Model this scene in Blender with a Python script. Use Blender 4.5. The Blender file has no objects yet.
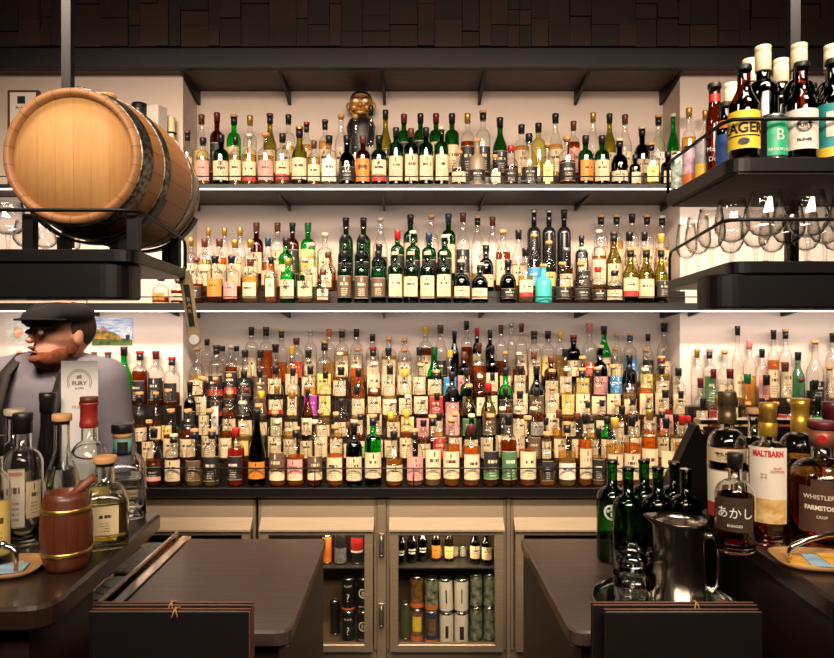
import bpy, math, random
from mathutils import Vector, Matrix
random.seed(7)
S = bpy.context.scene
COL = S.collection
PI = math.pi
F, CX, CY, EYE = 670.0, 407.0, 327.0, 1.54
def X_(px, Y): return (px - CX) * Y / F
def Z_(py, Y): return EYE - (py - CY) * Y / F

# ---------------------------------------------------------------- materials
MATS = {}
def srgb(r, g, b):
    f = lambda c: (c / 255 / 12.92) if c / 255 <= 0.04045 else ((c / 255 + 0.055) / 1.055) ** 2.4
    return (f(r), f(g), f(b), 1.0)
class NT:
    def __init__(s, name):
        s.m = bpy.data.materials.new(name); s.m.use_nodes = True
        s.t = s.m.node_tree; s.t.nodes.clear()
        s.out = s.t.nodes.new('ShaderNodeOutputMaterial')
    def n(s, typ, **kw):
        nd = s.t.nodes.new(typ)
        for k, v in kw.items():
            if k == 'ins':
                for i, val in v.items():
                    if hasattr(val, 'is_output') : s.t.links.new(val, nd.inputs[i])
                    else: nd.inputs[i].default_value = val
            else: setattr(nd, k, v)
        return nd
    def math(s, op, a, b=0.0, c=0.0, clamp=False):
        return s.n('ShaderNodeMath', operation=op, use_clamp=clamp, ins={0: a, 1: b, 2: c}).outputs[0]
    def mix(s, fac, a, b):
        nd = s.n('ShaderNodeMix', data_type='RGBA')
        for i, val in ((0, fac), (6, a), (7, b)):
            if hasattr(val, 'is_output'): s.t.links.new(val, nd.inputs[i])
            else: nd.inputs[i].default_value = val
        return nd.outputs[2]
    def done(s, shader):
        s.t.links.new(shader, s.out.inputs[0]); return s.m
def plain(name, col, rough=0.5, metal=0.0, spec=0.5, noise=0.0, nscale=40, bump=0.0, emis=0.0, stretch=(1, 1, 1), col2=None, coat=0.0):
    if name in MATS: return MATS[name]
    t = NT(name)
    p = t.n('ShaderNodeBsdfPrincipled')
    p.inputs['Roughness'].default_value = rough; p.inputs['Metallic'].default_value = metal
    p.inputs['Specular IOR Level'].default_value = spec; p.inputs['Base Color'].default_value = col
    p.inputs['Coat Weight'].default_value = coat
    if noise or bump or col2:
        tc = t.n('ShaderNodeTexCoord'); mp = t.n('ShaderNodeMapping', ins={0: tc.outputs['Object'], 3: stretch})
        nz = t.n('ShaderNodeTexNoise', ins={0: mp.outputs[0], 2: nscale, 3: 5.0})
        c2 = col2 or tuple(c * (1 - noise) for c in col[:3]) + (1,)
        r = t.n('ShaderNodeMapRange', ins={0: nz.outputs[0], 1: 0.35, 2: 0.65})
        t.t.links.new(t.mix(r.outputs[0], col, c2), p.inputs['Base Color'])
        if bump:
            b = t.n('ShaderNodeBump', ins={'Strength': bump, 'Distance': 0.002, 'Height': nz.outputs[0]})
            t.t.links.new(b.outputs[0], p.inputs['Normal'])
    if emis:
        p.inputs['Emission Color'].default_value = col; p.inputs['Emission Strength'].default_value = emis
    MATS[name] = t.done(p.outputs[0]); return MATS[name]
def thin(name, face, edge, gloss=1.0, power=2.0, rough=0.02, glow=0.0, gcol=None):
    """thin coloured glass or liquid: tinted transmission, deeper colour where the path through it is longer, Fresnel gloss"""
    if name in MATS: return MATS[name]
    t = NT(name)
    lw = t.n('ShaderNodeLayerWeight', ins={0: 0.5})
    f = t.math('POWER', lw.outputs['Facing'], power)
    tr = t.n('ShaderNodeBsdfTransparent'); t.t.links.new(t.mix(f, face, edge), tr.inputs[0])
    gl = t.n('ShaderNodeBsdfGlossy', ins={'Roughness': rough, 'Color': (1, 1, 1, 1)})
    fr = t.math('MULTIPLY_ADD', t.math('POWER', lw.outputs['Facing'], 4.0), .75, .045)
    fac = t.math('MULTIPLY', fr, gloss, clamp=True)
    mx = t.n('ShaderNodeMixShader', ins={0: fac, 1: tr.outputs[0], 2: gl.outputs[0]})
    out = mx.outputs[0]
    if glow:   # light scattered inside the liquid
        tl = t.n('ShaderNodeBsdfTranslucent', ins={'Color': gcol or face}); df = t.n('ShaderNodeBsdfDiffuse', ins={'Color': gcol or face})
        ad = t.n('ShaderNodeMixShader', ins={0: .5, 1: tl.outputs[0], 2: df.outputs[0]})
        out = t.n('ShaderNodeMixShader', ins={0: glow, 1: out, 2: ad.outputs[0]}).outputs[0]
    MATS[name] = t.done(out); return MATS[name]
def realglass(name, col, rough=0.0, ior=1.5):
    if name in MATS: return MATS[name]
    t = NT(name); g = t.n('ShaderNodeBsdfGlass', ins={'Color': col, 'Roughness': rough, 'IOR': ior}); MATS[name] = t.done(g.outputs[0]); return MATS[name]
def wood(name, c1, c2, rough=0.45, scale=6, stretch=(1, 12, 12), coat=0.0, bump=0.15, spec=0.5):
    if name in MATS: return MATS[name]
    t = NT(name)
    tc = t.n('ShaderNodeTexCoord'); mp = t.n('ShaderNodeMapping', ins={0: tc.outputs['Object'], 3: stretch})
    nz = t.n('ShaderNodeTexNoise', ins={0: mp.outputs[0], 2: scale, 3: 8.0, 4: 0.65, 8: 0.6})
    r = t.n('ShaderNodeMapRange', ins={0: nz.outputs[0], 1: 0.3, 2: 0.7})
    p = t.n('ShaderNodeBsdfPrincipled', ins={'Base Color': t.mix(r.outputs[0], c1, c2), 'Roughness': rough, 'Coat Weight': coat, 'Coat Roughness': 0.12, 'Specular IOR Level': spec})
    b = t.n('ShaderNodeBump', ins={'Strength': bump, 'Distance': 0.001, 'Height': nz.outputs[0]})
    t.t.links.new(b.outputs[0], p.inputs['Normal'])
    MATS[name] = t.done(p.outputs[0]); return MATS[name]

# ---------------------------------------------------------------- mesh builder
class MB:
    def __init__(s): s.v = []; s.f = []; s.mi = []; s.uv = {}; s.sm = []
    def face(s, idx, m=0, smooth=False, uv=None):
        if uv: s.uv[len(s.f)] = uv
        s.f.append(idx); s.mi.append(m); s.sm.append(smooth)
    def box(s, x0, x1, y0, y1, z0, z1, m=0, bev=0.0):
        if bev > 0: return s.prism([(x0, y0), (x1, y0), (x1, y1), (x0, y1)], z0, z1, m, bev)
        b = len(s.v)
        s.v += [(x0, y0, z0), (x1, y0, z0), (x1, y1, z0), (x0, y1, z0), (x0, y0, z1), (x1, y0, z1), (x1, y1, z1), (x0, y1, z1)]
        for q in ((0, 3, 2, 1), (4, 5, 6, 7), (0, 1, 5, 4), (1, 2, 6, 5), (2, 3, 7, 6), (3, 0, 4, 7)): s.face([b + i for i in q], m)
    def prism(s, pts, z0, z1, m=0, bev=0.0, axis='z'):
        """polygon (ccw) swept along an axis, optional chamfer on both rims"""
        n = len(pts)
        cx = sum(p[0] for p in pts) / n; cy = sum(p[1] for p in pts) / n
        def ins(d):
            if not d: return pts
            o = []
            for i in range(n):
                a, p, c = Vector(pts[i - 1]), Vector(pts[i]), Vector(pts[(i + 1) % n])
                e1 = (p - a).normalized(); e2 = (c - p).normalized()
                n1 = Vector((-e1.y, e1.x)); n2 = Vector((-e2.y, e2.x))
                k = (n1 + n2); k = k / max(0.3, k.dot(n1)) if k.length > 1e-6 else n1
                o.append(tuple(p + k * d))
            return o
        def put(p, z): return {'z': (p[0], p[1], z), 'y': (p[0], z, p[1]), 'x': (z, p[0], p[1])}[axis]
        rings = [(ins(bev), z0), (pts, z0 + bev), (pts, z1 - bev), (ins(bev), z1)] if bev else [(pts, z0), (pts, z1)]
        b = len(s.v)
        for r, z in rings: s.v += [put(p, z) for p in r]
        for k in range(len(rings) - 1):
            for i in range(n):
                j = (i + 1) % n; a = b + k * n
                s.face([a + i, a + j, a + n + j, a + n + i], m)
        s.face([b + i for i in range(n)][::-1], m); s.face([b + (len(rings) - 1) * n + i for i in range(n)], m)
    def lathe(s, prof, seg=20, c=(0, 0, 0), m=0, sec=None, close=True, M=None, ms=None):
        """prof: [(r, z)] bottom to top; sec: per ring squareness 0..1"""
        b = len(s.v)
        for k, (r, z) in enumerate(prof):
            q = sec[k] if sec else 0
            for i in range(seg):
                a = 2 * PI * (i + .5) / seg - PI / 2
                ca, sa = math.cos(a), math.sin(a)
                e = r
                if q:
                    w = 1 / (abs(ca) ** 7 + abs(sa) ** 7) ** (1 / 7)
                    e = r * ((1 - q) + q * w)
                v = Vector((e * ca, e * sa, z)) + Vector(c)
                if M is not None: v = M @ v
                s.v.append(tuple(v))
        for k in range(len(prof) - 1):
            for i in range(seg):
                j = (i + 1) % seg; a = b + k * seg
                s.face([a + i, a + j, a + seg + j, a + seg + i], ms[k] if ms else m, True)
        if close:
            if prof[0][0] > 1e-5: s.face([b + i for i in range(seg)][::-1], m)
            if prof[-1][0] > 1e-5: s.face([b + (len(prof) - 1) * seg + i for i in range(seg)], ms[-1] if ms else m)
    def tube(s, pts, r, seg=8, m=0, closed=False):
        pts = [Vector(p) for p in pts]; n = len(pts); b = len(s.v)
        rr = r if isinstance(r, (list, tuple)) else [r] * n
        up = None
        for k, p in enumerate(pts):
            if closed: d = (pts[(k + 1) % n] - pts[k - 1])
            else: d = pts[min(k + 1, n - 1)] - pts[max(k - 1, 0)]
            d.normalize()
            if up is None: up = d.orthogonal().normalized()
            up = (up - d * up.dot(d)).normalized(); w = d.cross(up)
            for i in range(seg):
                a = 2 * PI * i / seg
                s.v.append(tuple(p + (up * math.cos(a) + w * math.sin(a)) * rr[k]))
        for k in range(n if closed else n - 1):
            for i in range(seg):
                j = (i + 1) % seg; a = b + k * seg; c = b + ((k + 1) % n) * seg
                s.face([a + i, a + j, c + j, c + i], m, True)
        if not closed:
            s.face([b + i for i in range(seg)][::-1], m); s.face([b + (n - 1) * seg + i for i in range(seg)], m)
    def ball(s, c, r, seg=16, m=0, M=None):
        r = r if isinstance(r, (tuple, list)) else (r, r, r); b = len(s.v); h = seg // 2
        for k in range(1, h):
            for i in range(seg):
                a, t = 2 * PI * i / seg, PI * k / h
                v = Vector((r[0] * math.cos(a) * math.sin(t), r[1] * math.sin(a) * math.sin(t), -r[2] * math.cos(t)))
                if M is not None: v = M @ v
                s.v.append(tuple(v + Vector(c)))
        lo = Vector((0, 0, -r[2])); hi = Vector((0, 0, r[2]))
        if M is not None: lo = M @ lo; hi = M @ hi
        s.v += [tuple(lo + Vector(c)), tuple(hi + Vector(c))]
        L, H = len(s.v) - 2, len(s.v) - 1
        for i in range(seg):
            j = (i + 1) % seg
            s.face([L, b + j, b + i], m, True); s.face([H, b + (h - 2) * seg + i, b + (h - 2) * seg + j], m, True)
            for k in range(h - 2):
                a = b + k * seg; s.face([a + i, a + j, a + seg + j, a + seg + i], m, True)
    def xform(s, M): s.v = [tuple(M @ Vector(p)) for p in s.v]; return s
    def build(s, name, mats, parent=None, at=None, smooth=None):
        me = bpy.data.meshes.new(name)
        me.from_pydata(s.v, [], s.f)
        for m in (mats if isinstance(mats, (list, tuple)) else [mats]): me.materials.append(m)
        me.polygons.foreach_set('material_index', s.mi)
        me.polygons.foreach_set('use_smooth', s.sm if smooth is None else [smooth] * len(s.f))
        if s.uv:
            u = me.uv_layers.new(name='UVMap')
            for fi, uvs in s.uv.items():
                p = me.polygons[fi]
                for k, li in enumerate(p.loop_indices): u.data[li].uv = uvs[k]
        me.update()
        o = bpy.data.objects.new(name, me); COL.objects.link(o)
        if parent is not None: o.parent = parent
        if at: o.location = at
        return o
def thing(name, label, cat, loc=(0, 0, 0), rz=0, group=None):
    o = bpy.data.objects.new(name, None); COL.objects.link(o)
    o.empty_display_size = 0.05
    o.location = loc; o.rotation_euler = (0, 0, rz); o['label'] = label; o['category'] = cat
    if group: o['group'] = group
    return o
def tag(o, label, cat, group=None):
    o['label'] = label; o['category'] = cat
    if group: o['group'] = group
    return o
def struct(o): o['kind'] = 'structure'; return o
def rounded(pts, rad, n=5):
    """round the corners of a ccw polygon; rad: one radius per corner"""
    o = []; m = len(pts)
    for i in range(m):
        r = rad[i] if isinstance(rad, (list, tuple)) else rad
        p = Vector(pts[i]); a = (Vector(pts[i - 1]) - p).normalized(); c = (Vector(pts[(i + 1) % m]) - p).normalized()
        if r <= 0: o.append(tuple(p)); continue
        for k in range(n + 1):
            t = k / n
            o.append(tuple((p + a * r) * (1 - t) ** 2 + p * 2 * t * (1 - t) + (p + c * r) * t * t))
    return o
def text(s, size, mat, parent, loc, name='lettering', ext=0.0003, width=None, rot=(PI / 2, 0, 0), bend=None, bold=0.0):
    """real lettering as a mesh standing in XZ facing -Y; bend=radius wraps it round a bottle centred on the origin of the parent"""
    cu = bpy.data.curves.new('t', 'FONT'); cu.body = s; cu.size = size; cu.align_x = 'CENTER'; cu.align_y = 'CENTER'; cu.extrude = ext; cu.offset = bold
    cu.resolution_u = 3
    tmp = bpy.data.objects.new('t', cu); COL.objects.link(tmp)
    dg = bpy.context.evaluated_depsgraph_get(); dg.update()
    me = bpy.data.meshes.new_from_object(tmp.evaluated_get(dg))
    bpy.data.objects.remove(tmp); bpy.data.curves.remove(cu)
    xs = [v.co.x for v in me.vertices]
    if width and xs:
        k = width / max(1e-6, max(xs) - min(xs))
        for v in me.vertices: v.co.x *= k
    E = Matrix.Rotation(rot[2], 4, 'Z') @ Matrix.Rotation(rot[1], 4, 'Y') @ Matrix.Rotation(rot[0], 4, 'X')
    me.transform(E)
    if bend:
        for v in me.vertices:
            a = v.co.x / bend + loc[0] / bend; rr = bend - v.co.y
            v.co = Vector((rr * math.sin(a), -rr * math.cos(a), v.co.z + loc[2]))
    me.materials.clear(); me.materials.append(mat)
    o = bpy.data.objects.new(name, me); COL.objects.link(o); o.parent = parent
    if not bend: o.location = loc
    return o
def area(name, loc, tgt, sx, sy, power, col, spread=PI):
    l = bpy.data.lights.new(name, 'AREA'); l.shape = 'RECTANGLE'; l.size = sx; l.size_y = sy; l.energy = power; l.color = col; l.spread = spread
    o = bpy.data.objects.new(name, l); COL.objects.link(o); o.location = loc
    o.rotation_euler = (Vector(tgt) - Vector(loc)).to_track_quat('-Z', 'Y').to_euler(); return o
# ---------------------------------------------------------------- palette
M_wall = plain('warm_plaster', srgb(216, 195, 180), 0.85, noise=0.05, nscale=5)
M_black = plain('black_steel', srgb(8, 6, 5), 0.42, metal=0.0, noise=0.25, nscale=14, spec=0.3)
M_board = plain('charcoal_board', srgb(30, 25, 24), 0.6, noise=0.2, nscale=9)
M_fascia = plain('dark_shelf_edge', srgb(19, 12, 9), 0.55, noise=0.2, nscale=30)
M_under = wood('stained_underside', srgb(84, 50, 32), srgb(56, 34, 22), 0.6, 5, (1, 10, 1))
M_dark = plain('dark_void', srgb(14, 12, 11), 0.8)
M_floor = plain('dark_floor', srgb(30, 25, 22), 0.5, noise=0.3)
M_ceil = plain('dark_ceiling', srgb(22, 18, 16), 0.9)
M_top = wood('dark_stained_top', srgb(50, 32, 24), srgb(26, 17, 13), 0.34, 3, (2.2, 26, 2), coat=0.35, bump=0.08)
M_topb = wood('bench_top_wood', srgb(88, 70, 64), srgb(58, 45, 41), 0.36, 3, (2.2, 30, 2), coat=0.25, bump=0.08)
M_side = wood('dark_side_panel', srgb(40, 26, 20), srgb(22, 15, 12), 0.5, 3, (8, 8, 1))
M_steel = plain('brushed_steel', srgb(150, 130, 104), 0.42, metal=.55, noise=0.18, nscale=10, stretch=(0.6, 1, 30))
M_steel2 = plain('polished_steel', srgb(215, 208, 198), 0.13, metal=1.0)
M_rail = plain('rail_steel', srgb(40, 33, 29), 0.35, metal=0.6)
M_led = plain('led_diffuser', (1.0, 0.93, 0.9, 1), 0.5, emis=3.0)

YW, YN = 3.48, 3.26
XL, XR = -1.09, 1.328
ROOMX0, ROOMX1, ROOMY0, CEIL = -2.7, 2.9, -1.6, 3.12
m = MB(); m.box(ROOMX0, ROOMX1, ROOMY0, 3.7, -0.06, 0.0); struct(m.build('floor', M_floor))
m = MB(); m.box(ROOMX0, ROOMX1, ROOMY0, 3.7, CEIL, CEIL + .06); struct(m.build('ceiling', M_ceil))
m = MB()   # back wall with its recessed middle and the two piers, one plaster surface
m.prism([(ROOMX0, YN), (XL, YN), (XL, YW), (XR, YW), (XR, YN), (ROOMX1, YN), (ROOMX1, 3.7), (ROOMX0, 3.7)], 0, CEIL)
struct(m.build('wall_back', M_wall))
m = MB(); m.box(ROOMX0 - .06, ROOMX0, ROOMY0, 3.7, 0, CEIL); struct(m.build('wall_left', M_side))
m = MB(); m.box(ROOMX1, ROOMX1 + .06, ROOMY0, 3.7, 0, CEIL); struct(m.build('wall_right', M_side))
m = MB(); m.box(ROOMX0, ROOMX1, ROOMY0 - .06, ROOMY0, 0, CEIL); struct(m.build('wall_front', plain('brown_wall', srgb(92, 66, 48), 0.7, noise=.2, nscale=6)))

# timber shingle bulkhead above the top board: overlapping rough boards, one clad surface
YB = 3.17
def shingle_mat():
    t = NT('rough_timber_shingle')
    oi = t.n('ShaderNodeTexCoord')
    mp = t.n('ShaderNodeMapping', ins={0: oi.outputs['Object'], 3: (14, 3, 2.2)})
    nz = t.n('ShaderNodeTexNoise', ins={0: mp.outputs[0], 2: 3.0, 3: 7.0})
    at = t.n('ShaderNodeAttribute', attribute_name='tint')
    base = t.mix(nz.outputs[0], srgb(50, 31, 20), srgb(26, 17, 12))
    c = t.mix(at.outputs['Fac'], base, srgb(70, 44, 26))
    p = t.n('ShaderNodeBsdfPrincipled', ins={'Base Color': c, 'Roughness': 0.75})
    return t.done(p.outputs[0])
m = MB(); tints = []
x = -2.4
while x < 2.6:
    w = random.choice([.055, .08, .1, .13]); z = 2.86
    while z < CEIL - 0.002:
        h = random.choice([.07, .1, .13, .2]); d = random.uniform(0, .018)
        z1 = min(z + h, CEIL - .002)
        n0 = len(m.f); m.box(x + .0012, x + w - .0012, YB - .012 - d, YB + .004, z + .0012, z1 - .0008)
        tints += [random.choice([0, 0, .1, .25, .5])] * (len(m.f) - n0); z = z1
    x += w
m.box(-2.6, 2.7, YB, YB + .03, 2.86, CEIL - .001); tints += [0] * 6
o = m.build('wall_bulkhead', shingle_mat())
a = o.data.attributes.new('tint', 'FLOAT', 'FACE'); a.data.foreach_set('value', tints); struct(o)

# ---------------------------------------------------------------- top board and shelves
def gusset(mb, x, y0, y1, ztop, drop, t=.012):
    mb.prism([(y0, ztop), (y1, ztop), (y1, ztop - drop), (y1 - .012, ztop - drop)][::-1], x - t / 2, x + t / 2, 0, axis='x')
GX = [X_(p, YW) for p in (290, 384.5, 479, 575)]
t = thing('top_board', 'charcoal board shelf with black triangle brackets above the highest bottles', 'shelf', (0, YB, 2.76))
m = MB()
m.box(-2.5, 2.6, -.001, .026, .006, .1, bev=.0015); m.build('fascia', M_board, t)
m = MB()
m.box(-2.5, 2.6, .027, YN - YB - .002, .004, .022); m.box(XL + .002, XR - .002, YN - YB - .002, YW - YB - .002, .004, .022)
m.build('underside_panel', M_under, t)
for gx in [XL + .012] + GX + [XR - .012]:
    m = MB(); gusset(m, gx, .03, YW - YB - .002, .003, .072, .014); m.build('bracket', M_black, t)
def shelf(name, label, yf, ztop, th, drop, led_label):
    t = thing(name, label, 'shelf', (0, yf, ztop))
    m = MB(); m.prism([(-2.4, 0), (2.5, 0), (2.5, YN - yf - .002), (XR - .002, YN - yf - .002), (XR - .002, YW - yf - .002), (XL + .002, YW - yf - .002), (XL + .002, YN - yf - .002), (-2.4, YN - yf - .002)], -th, 0)
    m.build('shelf_board', M_fascia, t)
    for gx in [XL + .012] + GX + [XR - .012]:
        m = MB(); gusset(m, gx, .1, YW - yf - .003, -th - .0005, drop, .01); m.build('bracket', M_black, t)
    for gx in (-1.5, -1.11, 1.37, 1.82):
        m = MB(); gusset(m, gx, .04, YN - yf - .003, -th - .0005, drop * .8, .01); m.build('bracket', M_black, t)
    m = MB(); zr = {'upper_shelf': .036, 'lower_shelf': .028}[name]
    m.tube([(-2.3, .006, zr), (2.4, .006, zr)], .0028, 8); m.build('guard_rail', M_rail, t)
    for k in range(9):
        m = MB(); m.tube([(-1.95 + k * .49, .006, 0.0005), (-1.95 + k * .49, .006, zr)], .0024, 6); m.build('rail_post', M_rail, t)
    s = MB(); s.box(-2.35, 2.45, -.006, .006, -th - .006, -th - .0008, bev=.001)
    o = s.build('led_strip', M_led, at=(0, yf, ztop)); tag(o, led_label, 'light strip')
    return t
YS, Z1, Z2 = 3.05, Z_(184, 3.05), Z_(303, 3.05)
shelf('upper_shelf', 'dark wall shelf under the board, carrying the highest rows of bottles', YS, Z1, .02, .03, 'glowing white LED strip along the edge of the upper bottle shelf')
shelf('lower_shelf', 'dark wall shelf level with the hanging racks, carrying three tiers of bottles', YS, Z2, .034, .03, 'glowing white LED strip under the lower bottle shelf above the display')
# tier blocks on the shelves (dark stepped risers)
def riser(label, x0, x1, steps, base):
    pts = [(steps[0][0], base)]
    for i, st in enumerate(steps):
        y, z = st[0], st[1]
        pts.append((y, z)); pts.append((steps[i + 1][0] if i + 1 < len(steps) else steps[i][2], z))
    pts.append((pts[-1][0], base))
    m = MB(); m.prism(pts[::-1], x0, x1, 0, axis='x')
    o = m.build('display_riser', plain('riser_black', srgb(30, 22, 18), .35, noise=.2)); tag(o, label, 'display step'); return o
riser('low black riser lifting the rear bottles of the upper shelf', XL + .01, XR - .01, [(3.225, Z1 + .07, YW - .004)], Z1 + .0005)
def riser2():
    s = [(3.175, Z2 + .06), (3.285, Z2 + .12, YW - .004)]
    riser('black two-step riser behind the first bottles of the lower shelf', XL + .01, XR - .01, s, Z2 + .0005)
riser2()

# ---------------------------------------------------------------- back bar counter and display steps
ZC = Z_(487, 2.95)
AR = [(2.985, ZC), (3.07, ZC + .085), (3.156, ZC + .170), (3.242, ZC + .256), (3.328, ZC + .341), (3.414, ZC + .426)]
NR = [(2.99, ZC), (3.065, ZC + .075), (3.14, ZC + .15), (3.215, ZC + .325)]
t = thing('back_bar_counter', 'long dark counter slab with a thin guard rail under the bottle display', 'counter', (0, 2.93, ZC))
m = MB(); m.prism([(-2.4, 0), (2.5, 0), (2.5, YN - 2.932), (XR - .002, YN - 2.932), (XR - .002, YW - 2.932), (XL + .002, YW - 2.932), (XL + .002, YN - 2.932), (-2.4, YN - 2.932)], -.042, 0, bev=.003)
m.build('counter_slab', plain('counter_dark', srgb(15, 10, 8), .35, noise=.2, coat=.1), t)
zr = Z_(468, 2.94) - ZC
m = MB(); m.tube([(-2.3, .005, zr), (2.4, .005, zr)], .003, 8); m.build('guard_rail', M_rail, t)
for px in (20, 118, 216, 315, 413.5, 511, 610, 708, 806):
    m = MB(); m.tube([(X_(px, 2.94), .005, .0005), (X_(px, 2.94), .005, zr)], .0026, 6); m.build('rail_post', M_rail, t)
h = .041
riser('tall black stepped riser under the rows of the middle display', XL + .004, XR - .004, [(AR[i][0] - h - .002, AR[i][1]) for i in range(1, 5)] + [(AR[5][0] - h - .002, AR[5][1], YW - .004)], ZC + .0005)
for x0, x1, lb in ((-2.2, XL - .004, 'black stepped riser in front of the wall behind the person'), (XR + .004, 2.3, 'black stepped riser behind the steel topped cabinet')):
    riser(lb, x0, x1, [(NR[i][0] - .036, NR[i][1]) for i in range(1, 3)] + [(NR[3][0] - .036, NR[3][1], YN - .003)], ZC + .0005)
# ---------------------------------------------------------------- bottles
def g4(a, b, c): return (a, b, c, 1)
GL = {
 'C': ('clear', thin('glass_clear', g4(.985, .985, .975), g4(.34, .33, .31), 1.1, 2.6)),
 'G': ('green', thin('glass_green', g4(.10, .36, .10), g4(.004, .035, .008), 1.1, 1.2)),
 'E': ('bright green', thin('glass_bright_green', g4(.05, .78, .16), g4(.005, .28, .05), 1.0, 1.5)),
 'D': ('black', thin('glass_dark', g4(.03, .022, .018), g4(.004, .003, .003), 1.3, 1)),
 'B': ('brown', thin('glass_brown', g4(.42, .16, .045), g4(.05, .012, .004), 1.1, 1.2)),
 'O': ('olive', thin('glass_olive', g4(.55, .52, .14), g4(.12, .10, .015), 1.0, 1.3)),
 'R': ('dark red', thin('glass_red', g4(.30, .05, .03), g4(.06, .008, .006), 1.0, 1.3)),
 'Y': ('yellow green', thin('glass_yellow', g4(.88, .86, .45), g4(.4, .38, .1), 1.0, 1.6)),
 'A': ('sage', thin('glass_sage', g4(.45, .72, .58), g4(.10, .3, .2), 1.0, 1.6)),
 'K': ('opaque black', plain('opaque_black_glass', srgb(24, 20, 20), .18, spec=.7)),
 'T': ('turquoise', plain('turquoise_frost', srgb(62, 172, 164), .35, spec=.5)),
 'M': ('taupe', plain('taupe_frost', srgb(140, 120, 96), .4, spec=.5)),
}
LQ = {
 'a': ('amber', thin('liquid_amber', g4(.90, .40, .07), g4(.40, .10, .01), .35, 1.6, glow=.16, gcol=g4(1, .36, .04))),
 'd': ('dark amber', thin('liquid_dark_amber', g4(.58, .16, .03), g4(.16, .03, .004), .35, 1.5, glow=.10, gcol=g4(.7, .16, .02))),
 'p': ('pale gold', thin('liquid_pale', g4(.97, .76, .34), g4(.72, .40, .08), .35, 1.8, glow=.12, gcol=g4(1, .68, .22))),
 'r': ('red', thin('liquid_red', g4(.75, .06, .03), g4(.25, .01, .01), .35, 1.6, glow=.25)),
 'w': ('clear', thin('liquid_clear', g4(.99, .99, .975), g4(.75, .75, .7), .35, 2)),
}
LCOL = {  # label code: (word, base, ink, accent band)
 'w': ('cream', (216, 192, 152), (62, 44, 34)), 'W': ('white', (226, 214, 192), (110, 60, 50)), 'k': ('black', (30, 26, 24), (205, 190, 160)),
 'y': ('yellow', (226, 196, 112), (96, 70, 30)), 'o': ('orange', (206, 128, 44), (60, 34, 16)), 'r': ('red', (178, 48, 38), (236, 214, 190)),
 'p': ('pink', (214, 150, 138), (120, 60, 60)), 't': ('brown', (92, 70, 52), (214, 190, 150)), 'b': ('blue', (60, 140, 190), (230, 235, 240)),
 'u': ('purple', (150, 52, 150), (225, 180, 220)), 'g': ('green', (70, 110, 64), (225, 220, 190)), 's': ('grey', (150, 140, 128), (60, 50, 44)),
 'n': ('no', None, None),
}
CCOL = {'k': ('black', (26, 23, 23)), 'c': ('cork', (196, 146, 92)), 'w': ('white', (206, 190, 160)), 'r': ('red', (176, 32, 30)), 'g': ('gold', (206, 160, 74)),
        'n': ('brown', (96, 50, 30)), 't': ('maroon', (92, 26, 30)), 's': ('silver', (170, 166, 160)), 'b': ('dark blue', (36, 52, 78)), 'o': ('orange', (206, 96, 44)),
        'G': ('green', (24, 96, 50)), 'p': ('pink', (214, 120, 116)), 'y': ('yellow', (222, 176, 60))}
def cap_mat(c):
    w, rgb = CCOL[c]
    return plain('cap_' + w.replace(' ', '_'), srgb(*rgb), .38 if c != 'c' else .75, metal=.75 if c in 'gs' else 0, noise=.15, nscale=60)
def label_mat(code):
    key = 'label_' + code
    if key in MATS: return MATS[key]
    _, base, ink = LCOL[code[0]]
    t = NT(key); uv = t.n('ShaderNodeUVMap'); sp = t.n('ShaderNodeSeparateXYZ', ins={0: uv.outputs[0]})
    u, v = sp.outputs[0], sp.outputs[1]
    rnd = t.n('ShaderNodeObjectInfo').outputs['Random']
    def words(rows, lo, hi, cells, seed, th, half):
        vv = t.math('MULTIPLY', v, rows); row = t.math('FLOOR', vv); fr = t.math('FRACT', vv)
        inrow = t.math('MULTIPLY', t.math('GREATER_THAN', fr, .3), t.math('LESS_THAN', fr, .74))
        co = t.n('ShaderNodeCombineXYZ', ins={0: t.math('MULTIPLY', u, cells), 1: t.math('ADD', t.math('MULTIPLY', row, 7.3), seed), 2: t.math('MULTIPLY', rnd, 97.0)})
        nz = t.n('ShaderNodeTexNoise', ins={0: co.outputs[0], 2: 1.0, 3: 1.0})
        a = t.math('MULTIPLY', t.math('GREATER_THAN', nz.outputs[0], th), inrow)
        b = t.math('MULTIPLY', t.math('GREATER_THAN', v, lo), t.math('LESS_THAN', v, hi))
        c = t.math('LESS_THAN', t.math('ABSOLUTE', t.math('SUBTRACT', u, .5)), half)
        return t.math('MULTIPLY', t.math('MULTIPLY', a, b), c)
    small = words(11, .06, .46, 46, 2.0, .47, .2)
    title = words(4, .5, .76, 20, 9.0, .44, .24)
    # ring or disc emblem, on about half the labels
    dx = t.math('MULTIPLY', t.math('SUBTRACT', u, .5), 2.6); dy = t.math('SUBTRACT', v, .84)
    d = t.math('SQRT', t.math('ADD', t.math('MULTIPLY', dx, dx), t.math('MULTIPLY', dy, dy)))
    disc = t.math('MULTIPLY', t.math('LESS_THAN', d, .1), t.math('GREATER_THAN', rnd, .5))
    inkm = t.math('MAXIMUM', t.math('MAXIMUM', t.math('MULTIPLY', small, .8), title), disc)
    bcol = srgb(*base)
    if len(code) > 1:
        acc = LCOL[code[1]][1]
        band = t.math('LESS_THAN', v, .3)
        c = t.mix(band, bcol, srgb(*acc))
    else:
        c = t.mix(t.math('MULTIPLY', rnd, .35), bcol, tuple(x * .62 for x in bcol[:3]) + (1,))
    edge = t.math('GREATER_THAN', t.math('ABSOLUTE', t.math('SUBTRACT', v, .5)), .475)
    c = t.mix(t.math('MULTIPLY', edge, .5), c, srgb(*ink))
    c = t.mix(inkm, c, srgb(*ink))
    p = t.n('ShaderNodeBsdfPrincipled', ins={'Base Color': c, 'Roughness': .55})
    MATS[key] = t.done(p.outputs[0]); return MATS[key]

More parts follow.
